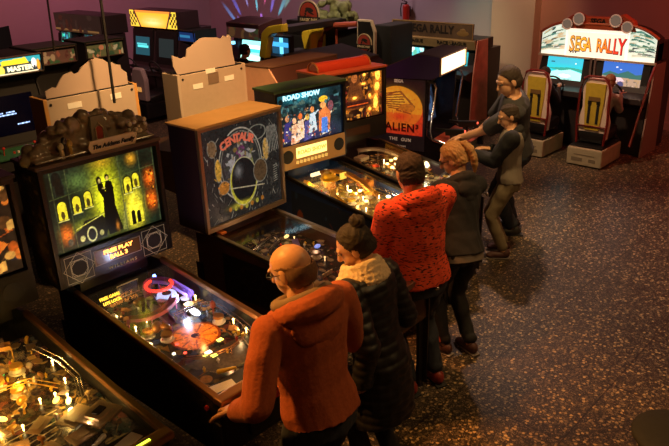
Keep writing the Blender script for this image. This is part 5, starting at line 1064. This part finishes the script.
# cabinet with the bright cyan screen where a child plays
def cs(a): a.C[:] = (.25, .75, .70); a.rect(-.3, .20, .3, .26, (.75, .9, .9)); a.poly([(-.3, .0), (.3, .0), (.3, .08), (-.3, .14)], (.45, .85, .70)); a.rect(-.3, .14, .3, .20, (.05, .62, .62))
def cm(a): a.patches(40, [(.16, .08, .03), (.05, .07, .03), (.20, .03, .04), (.06, .03, .02)], 24, .02, .10)
ca = thing('racing_cabinet', 'dark racing cabinet with bright cyan screen where a child is playing', 'racing arcade cabinet', (6.0, 5.52, 0.06), -PI/2)
b = MB(); b.prism([(-.28, -.06), (-.28, .78), (-.05, .9), (.1, 1.42), (-.04, 1.44), (-.06, 1.68), (.3, 1.74), (.50, 1.74), (.50, -.06)], -.68, .20, bev=.01); b.build('cabinet', mat('maroon_laminate', (.05, .015, .02), .45), ca)
m_ = banner(.86, .26, (.08, .03, .02), cm); m_.disc(.20, .18, .16, .06, (.55, .5, .6)); m_.obj('marquee', ca, Matrix.Translation((-.24, -.068, 1.43)) @ Matrix.Rotation(PI/2-.08, 4, 'X'), .35)
banner(.52, .34, (0, 0, 0), cs).obj('screen', ca, Matrix.Translation((-.12, -.035, 1.06)) @ Matrix.Rotation(PI/2-.25, 4, 'X'), 2.0, .2)
b = MB(); b.box((-.12, .06, 1.22), (.66, .10, .42), (-.25, 0, 0)); b.build('screen_bezel', BLACKM, ca)
for x in (-.56,): B1('side_light', (x, -.02, 1.33), (.05, .05, .05), emis('cyan_light', (.2, .7, 1), 2.5), ca)
b = MB(); b.tube([(-.12+.16*math.cos(a*PI/10), -.33-.05*math.sin(a*PI/10), .95+.15*math.sin(a*PI/10)) for a in range(20)], .015, 8, True); b.build('steering_wheel', RUBBER, ca, True)

# yellow-marquee driving cabinet and the dim twin
def ym(a):
    a.C[:] = (1, .46, .03); a.glow(0, .10, .26, .07, (1, .80, .30), 1); a.mix((a.V > .26)*.8, (.9, .22, .04)); r = random.Random(3)
    for k in range(14):
        for j in range(2): a.rect(-.27+k*.04+r.uniform(0, .01), .10+j*.07, -.24+k*.04, .15+j*.07, (1, .50, .08), .8)
    for s in (-1, 1):
        a.poly([(s*.72, .0), (s*.40, .0), (s*.56, .30), (s*.72, .30)], (.9, .62, .05)); a.line(s*.40, .0, s*.56, .3, .02, (.08, .02, .02))
        for k in range(5):
            for j in range(5):
                if (k+j) % 2: a.poly([(s*(.5+k*.045), .02+j*.05), (s*(.545+k*.045), .02+j*.05), (s*(.555+k*.045), .07+j*.05), (s*(.51+k*.045), .07+j*.05)], (.04, .02, .01))
def ys(a): a.C[:] = (.01, .06, .08); a.rect(-.16, .14, .18, .18, (.10, .75, .75)); a.rect(-.18, .19, .14, .22, (.08, .55, .6))
def yd(a): a.C[:] = (.015, .02, .02)
def plain_seat(t, x, y, s):
    b = MB(); b.box((x, y+.15, .24), (.42, .6, .3), bev=.04); b.build('seat_base', BLACK, t); b = MB(); b.prism([(x-.2, .4), (x-.22, .8), (x-.14, 1.0), (x+.14, 1.0), (x+.22, .8), (x+.2, .4)], y-.12, y-.02, 'y', .03); sb = b.build('seat_backrest', mat('dull_seat', (.42, .34, .32), .5), t)
    B1('backrest_badge', (x, y-.125, .62), (.16, .01, .08), emis('amber_badge', (1, .45, .1), .5), sb)
    b = MB(); b.box((x, y+.2, .45), (.44, .5, .12), (.15, 0, 0), .04); b.build('seat_cushion', WHITEP if s < 0 else BLACK, t)
twin_racer('twin driving cabinet with glowing yellow and orange marquee edged in checkers', 5.45, 7.75, -PI/2+.05, 1.46, 1.60, 1.92, mat('mauve_black', (.05, .03, .035), .45), banner(1.42, .30, (0, 0, 0), ym), [banner(.44, .34, (0, 0, 0), ys), banner(.44, .34, (0, 0, 0), yd)], None, mes=1.15, ses=1.2, seat_fn=plain_seat, seat_y=-.62)
def gs(a): a.C[:] = (.01, .03, .03); a.patches(14, [(.02, .5, .3), (.05, .7, .5), (.02, .2, .3)], 5, .01, .06); a.rect(-.2, .01, .1, .04, (.5, .6, .9))
def dm(a): a.C[:] = (.03, .018, .012); a.rect(-.8, .02, .7, .05, (.30, .16, .05)); a.rect(-.7, -.0, .6, .01, (.2, .1, .03)); a.patches(20, [(.06, .02, .01), (.05, .03, .02)], 7, .02, .1)
tw = twin_racer('dark twin cabinet with two small green screens in front of the dim left wall', 4.1, 8.05, -PI/2+.02, 1.62, 1.64, 1.97, mat('brown_black', (.018, .010, .009), .5), banner(1.58, .31, (0, 0, 0), dm), [banner(.36, .30, (0, 0, 0), gs), banner(.36, .30, (0, 0, 0), gs)], None, szc=1.49, mes=.45, ses=1.3, seats=False, depth=.45)
c = arcade('black cabinet at the far left under the dim wall', 1.9, 7.0, -.9, .8, .8, 2.0, BLACKM, None, None, BLACK)
c = arcade('small dark cabinet with tilted blue marquee behind the jagged topper board', 5.5, 6.47, -PI/2, .46, .5, 1.66, BLACKM, banner(.5, .15, (.01, .03, .12), lambda a: a.rect(-.2, .06, .1, .10, (.03, .2, .4))), None, BLACK, mes=.8)

# ------------------------------------------------------------------ machines of the back row, seen from behind
def rear_machine(label, x, y, w, ztop, col, woodm, prof, tape, group=None, rz=PI, vent=True, name='pinball_machine', bbd=.26, ledge=False, toppery=.03):
    t = thing(name, label, 'pinball machine', (x, y, 0), rz, group)   # local +Y is toward us: the head's back faces the aisle between the rows
    b = MB(); b.prism([(-.02, .5), (-1.3, .56), (-1.3, .92), (-.02, 1.04)], -.30, .30); b.build('cabinet', DWOOD, t)
    for s in (-1, 1):
        for yy in (-1.26, -.08): b = MB(); b.box((s*.28, yy, .27), (.04, .04, .54)); b.build('leg', DSTEEL, t)
    b = MB(); b.box((0, -bbd/2, (1.1+ztop)/2), (w-.05, bbd-.04, ztop-1.1)); b.box((0, -.15, 1.05), (.5, .2, .14)); b.build('backbox', BLACKM, t)
    b = MB(); b.box((0, -.01, (1.1+ztop)/2), (w-.06, .02, ztop-1.12), bev=.004); bp = b.build('back_panel', col, t)
    for s in (-1, 1): b = MB(); b.box((s*(w/2-.018), -bbd/2, (1.1+ztop)/2), (.036, bbd, ztop-1.1), bev=.006); b.build('side_board', woodm, t)
    if vent: B1('vent_grille', (.0, .002, ztop-.09), (.13, .006, .11), mat('vent_brown', (.22, .15, .10), .6), bp)
    for tx, tzz, ww in tape: B1('sticker_or_glint', (tx, .003, tzz), (ww, .004, .05), mat('sticker_glint_white', (.95, .92, .80), .5), bp)  # white stickers, plus a strip painted as a bright glint
    for s in (-1, 1):
        b = MB(); b.cyl((s*(w/2-.06), .0, ztop-.05), (s*(w/2-.06), .006, ztop-.05), .012); b.build('panel_screw', DSTEEL, bp)
    if prof: b = MB(); b.prism([(-a_, ztop+z_*.86) for a_, z_ in prof], -toppery-.012, -toppery, 'y'); b.build('topper_board', CREAM2, t)
    return t
# outline coordinates run left to right as we see it
rear_machine('pinball machine seen from behind, cream back panel with two stickers under a low cloud-shaped board', .98, 1.87, .90, 1.88, CREAM, mat('lit_orange_wood', (.62, .32, .09), .5, noise=.15, nscale=8),
             [(-.40, 0), (-.40, .07), (-.33, .10), (-.30, .09), (-.26, .15), (-.22, .20), (-.14, .22), (-.12, .19), (-.08, .20), (-.04, .25), (.04, .30), (.10, .32), (.17, .29), (.20, .26), (.25, .25), (.28, .22), (.33, .21), (.33, .17), (.38, .12), (.38, 0)], [(.18, 1.79, .13), (-.22, 1.80, .11)], vent=False)
rb_ = rear_machine('pinball machine seen from behind, pale back panel with bright stickers and a painted glint under a tall jagged board', 2.30, 1.86, .86, 1.88, mat('tan_panel', (.48, .37, .27), .5), CREAM,
             [(-.40, 0), (-.44, .10), (-.44, .22), (-.40, .20), (-.34, .17), (-.28, .18), (-.26, .26), (-.20, .29), (-.14, .33), (-.08, .36), (-.02, .36), (.04, .35), (.12, .34), (.16, .32), (.20, .35), (.24, .33), (.26, .36), (.29, .33), (.30, .12), (.32, .0)], [(.20, 1.74, .12), (-.20, 1.76, .12), (.03, 1.865, .12)])  # last strip, near the top edge, is a painted bright spot
b = MB(); b.box((0, .06, 1.42), (.86, .10, .02), bev=.004); b.box((0, .03, 1.36), (.80, .03, .10)); b.build('rear_ledge', mat('glossy_green', (.30, .36, .16), .15, coat=.8), rb_)  # plain greenish tone with a glossy coat
def slab_cabinet(label, x0, x1, prof, endm, facem, topm):
    t = thing('arcade_cabinet', label, 'arcade cabinet', (x0, 0, 0)); w = x1-x0
    b = MB(); b.prism(prof, .012, w, bev=.004); b.build('cabinet', facem, t)
    b = MB(); b.prism(prof, -.006, .012, bev=.003); b.build('end_panel', endm, t)
    b = MB(); (ya, za), (yb, zb) = prof[2], prof[3]; b.box((w/2, (ya+yb)/2, (za+zb)/2+.008), (w+.02, abs(yb-ya)+.02, .014), (math.atan2(zb-za, yb-ya), 0, 0)); b.build('cabinet_top', topm, t); return t
slab_cabinet('low cabinet with peach end panel lit orange and sloping dark brown front', 2.9, 3.95, [(1.38, 0), (1.38, 1.46), (1.69, 1.81), (2.12, 1.80), (2.12, 0)], mat('orange_lit_panel', (.85, .50, .32), .6), mat('dark_brown_board', (.07, .028, .018), .5), BROWNTOP)  # orange light on the end panel is put into its peach colour
slab_cabinet('cabinet with dull green-brown sloping lid behind the red rolled topper', 4.1, 5.2, [(2.0, 0), (2.0, 1.55), (2.1, 1.60), (2.75, 1.70), (2.75, 0)], mat('dark_brown_board', (.07, .028, .018), .5), mat('dark_brown_board', (.07, .028, .018), .5), mat('olive_board', (.09, .085, .035), .6))

# ------------------------------------------------------------------ small things
fe = thing('fire_extinguisher', 'small red fire extinguisher hung on the pale back wall', 'fire extinguisher', (FX+.10, 5.14, 1.42))
b = MB(); b.cyl((0, 0, 0), (0, 0, .30), .07, .07, 18); b.ball((0, 0, .30), (.07, .07, .05)); b.build('cylinder', REDP, fe, True)
b = MB(); b.cyl((0, 0, .34), (0, 0, .38), .02); b.box((-.02, 0, .40), (.12, .02, .015), (0, .3, 0)); hn = b.build('handle', BLACK, fe)
b = MB(); b.tube([(0, .03, .36), (0, .12, .36), (0, .14, .25), (0, .13, .1)], .012, 8); b.build('hose', BLACK, fe, True)
b = MB(); b.box((.08, 0, .2), (.03, .10, .2)); b.build('wall_bracket', DSTEEL, fe)
b = MB(); b.tube([(FX-.05, 5.17, 4.6), (FX-.03, 5.16, 3.0), (FX+.0, 5.16, 1.84)], .012, 6); tag(b.build('hanging_cable', BLACKM), 'thin black cable dropping to the fire extinguisher on the wall', 'cable')
b = MB(); b.tube([(.84, 1.95, 4.6), (.78, 1.95, 3.0), (.735, 1.93, 2.25)], .008, 6); tag(b.build('hanging_rope', BLACKM), 'thin black cord hanging above the cloud-shaped topper board, left one', 'cord')
b = MB(); b.tube([(1.11, 1.68, 4.6), (1.10, 1.69, 2.8), (1.085, 1.7, 1.78)], .013, 8); tag(b.build('hanging_rope', BLACKM), 'thick black cord hanging in front of the cream back panel', 'cord')
ch = thing('office_chair', 'dark rounded chair back cut off by the lower right corner', 'chair', (1.72, -3.25, 0), .6)
b = MB(); b.ball((0, 0, .62), (.24, .06, .26)); link_mesh('backrest', vox(b, .012, 2), BLKC, ch)
b = MB(); b.ball((0, .24, .40), (.24, .24, .06)); link_mesh('seat', vox(b, .012, 2), BLKC, ch)
b = MB(); b.cyl((0, .24, .08), (0, .24, .38), .03); b.box((0, .06, .38), (.05, .35, .02)); b.build('post', DSTEEL, ch)
for k in range(5):
    a_ = k*2*PI/5; b = MB(); b.cap((0, .24, .09), (.26*math.cos(a_), .24+.26*math.sin(a_), .07), .02, .015); b.ball((.26*math.cos(a_), .24+.26*math.sin(a_), .03), .03); b.build('leg', DSTEEL, ch, True)
# coloured beams thrown up the back wall by a small effect projector on the cyan-screen cabinet's far side
ep = thing('effect_light', 'small disco effect light on the floor throwing coloured beams up the wall', 'light', (9.0, 10.2, 0))
b = MB(); b.box((0, 0, .1), (.25, .25, .2), bev=.02); b.build('housing', BLACK, ep)
for k, (ty, tzc, c_, s_) in enumerate([(11.2, 2.1, (.1, .2, 1), 3.2), (10.6, 2.4, (.3, .4, 1), 2.5), (10.0, 2.2, (.1, .8, 1), 2.5), (9.5, 2.5, (1, .15, .5), 2.2), (9.1, 2.3, (.2, .2, 1), 3), (8.6, 2.2, (.1, .75, 1), 3), (8.2, 2.5, (.2, .9, .8), 2.4), (10.9, 1.4, (.3, .2, 1), 3.5), (11.5, 1.7, (.1, .4, 1), 3), (9.8, 1.6, (.5, .2, 1), 3)]):
    light('SPOT', (.72, (9.9-10.2), .3), 520, c_, .01, None, s_*1.5, .6, 'beam_light', ep)
    l = [o for o in ep.children if o.type == 'LIGHT'][-1]
    d = Vector((10.05, ty, tzc))-Vector((9.72, 9.9, .3)); l.rotation_euler = d.to_track_quat('-Z', 'Y').to_euler()
# players at the lit racing cabinet, and the child at the cyan screen
p = person('person', 'child in dark clothes seated at the left wheel of the lit racing cabinet', (7.42, .90), -PI/2, 1.45, (7.52, .84, 1.13), (7.74, .97, .93), (7.74, .72, .93), S1, (BLKC, 'jacket'), (JEAN, 'trousers'), DSHOE, seated=.55, vs=1.5, hpitch=.1, build=1.0)
hair_cap(p, HAIRM, .006, -.06, .07)
p = person('person', 'fair-skinned child in pale shirt seated at the right wheel of the lit racing cabinet', (7.42, -.04), -PI/2, 1.45, (7.52, -.12, 1.12), (7.74, .04, .93), (7.74, -.20, .93), S1, (mat('pale_shirt2', (.4, .33, .3), .8), 'shirt'), (JEAN, 'trousers'), DSHOE, seated=.55, vs=1.5, hpitch=.1, build=1.0)
hair_cap(p, mat('light_brown_hair', (.25, .11, .05), .7), .006, -.06, .07)
p = person('person', 'small child silhouetted against the cyan screen', (5.28, 5.14), -PI/2, 1.5, (5.40, 5.06, 1.40), (5.66, 5.30, 1.05), (5.66, 5.04, 1.05), S1, (BLKC, 'jacket'), (BLKC, 'trousers'), DSHOE, vs=1.5, hpitch=.1, build=.95)
hair_cap(p, HAIRD, .006, -.06, .07)
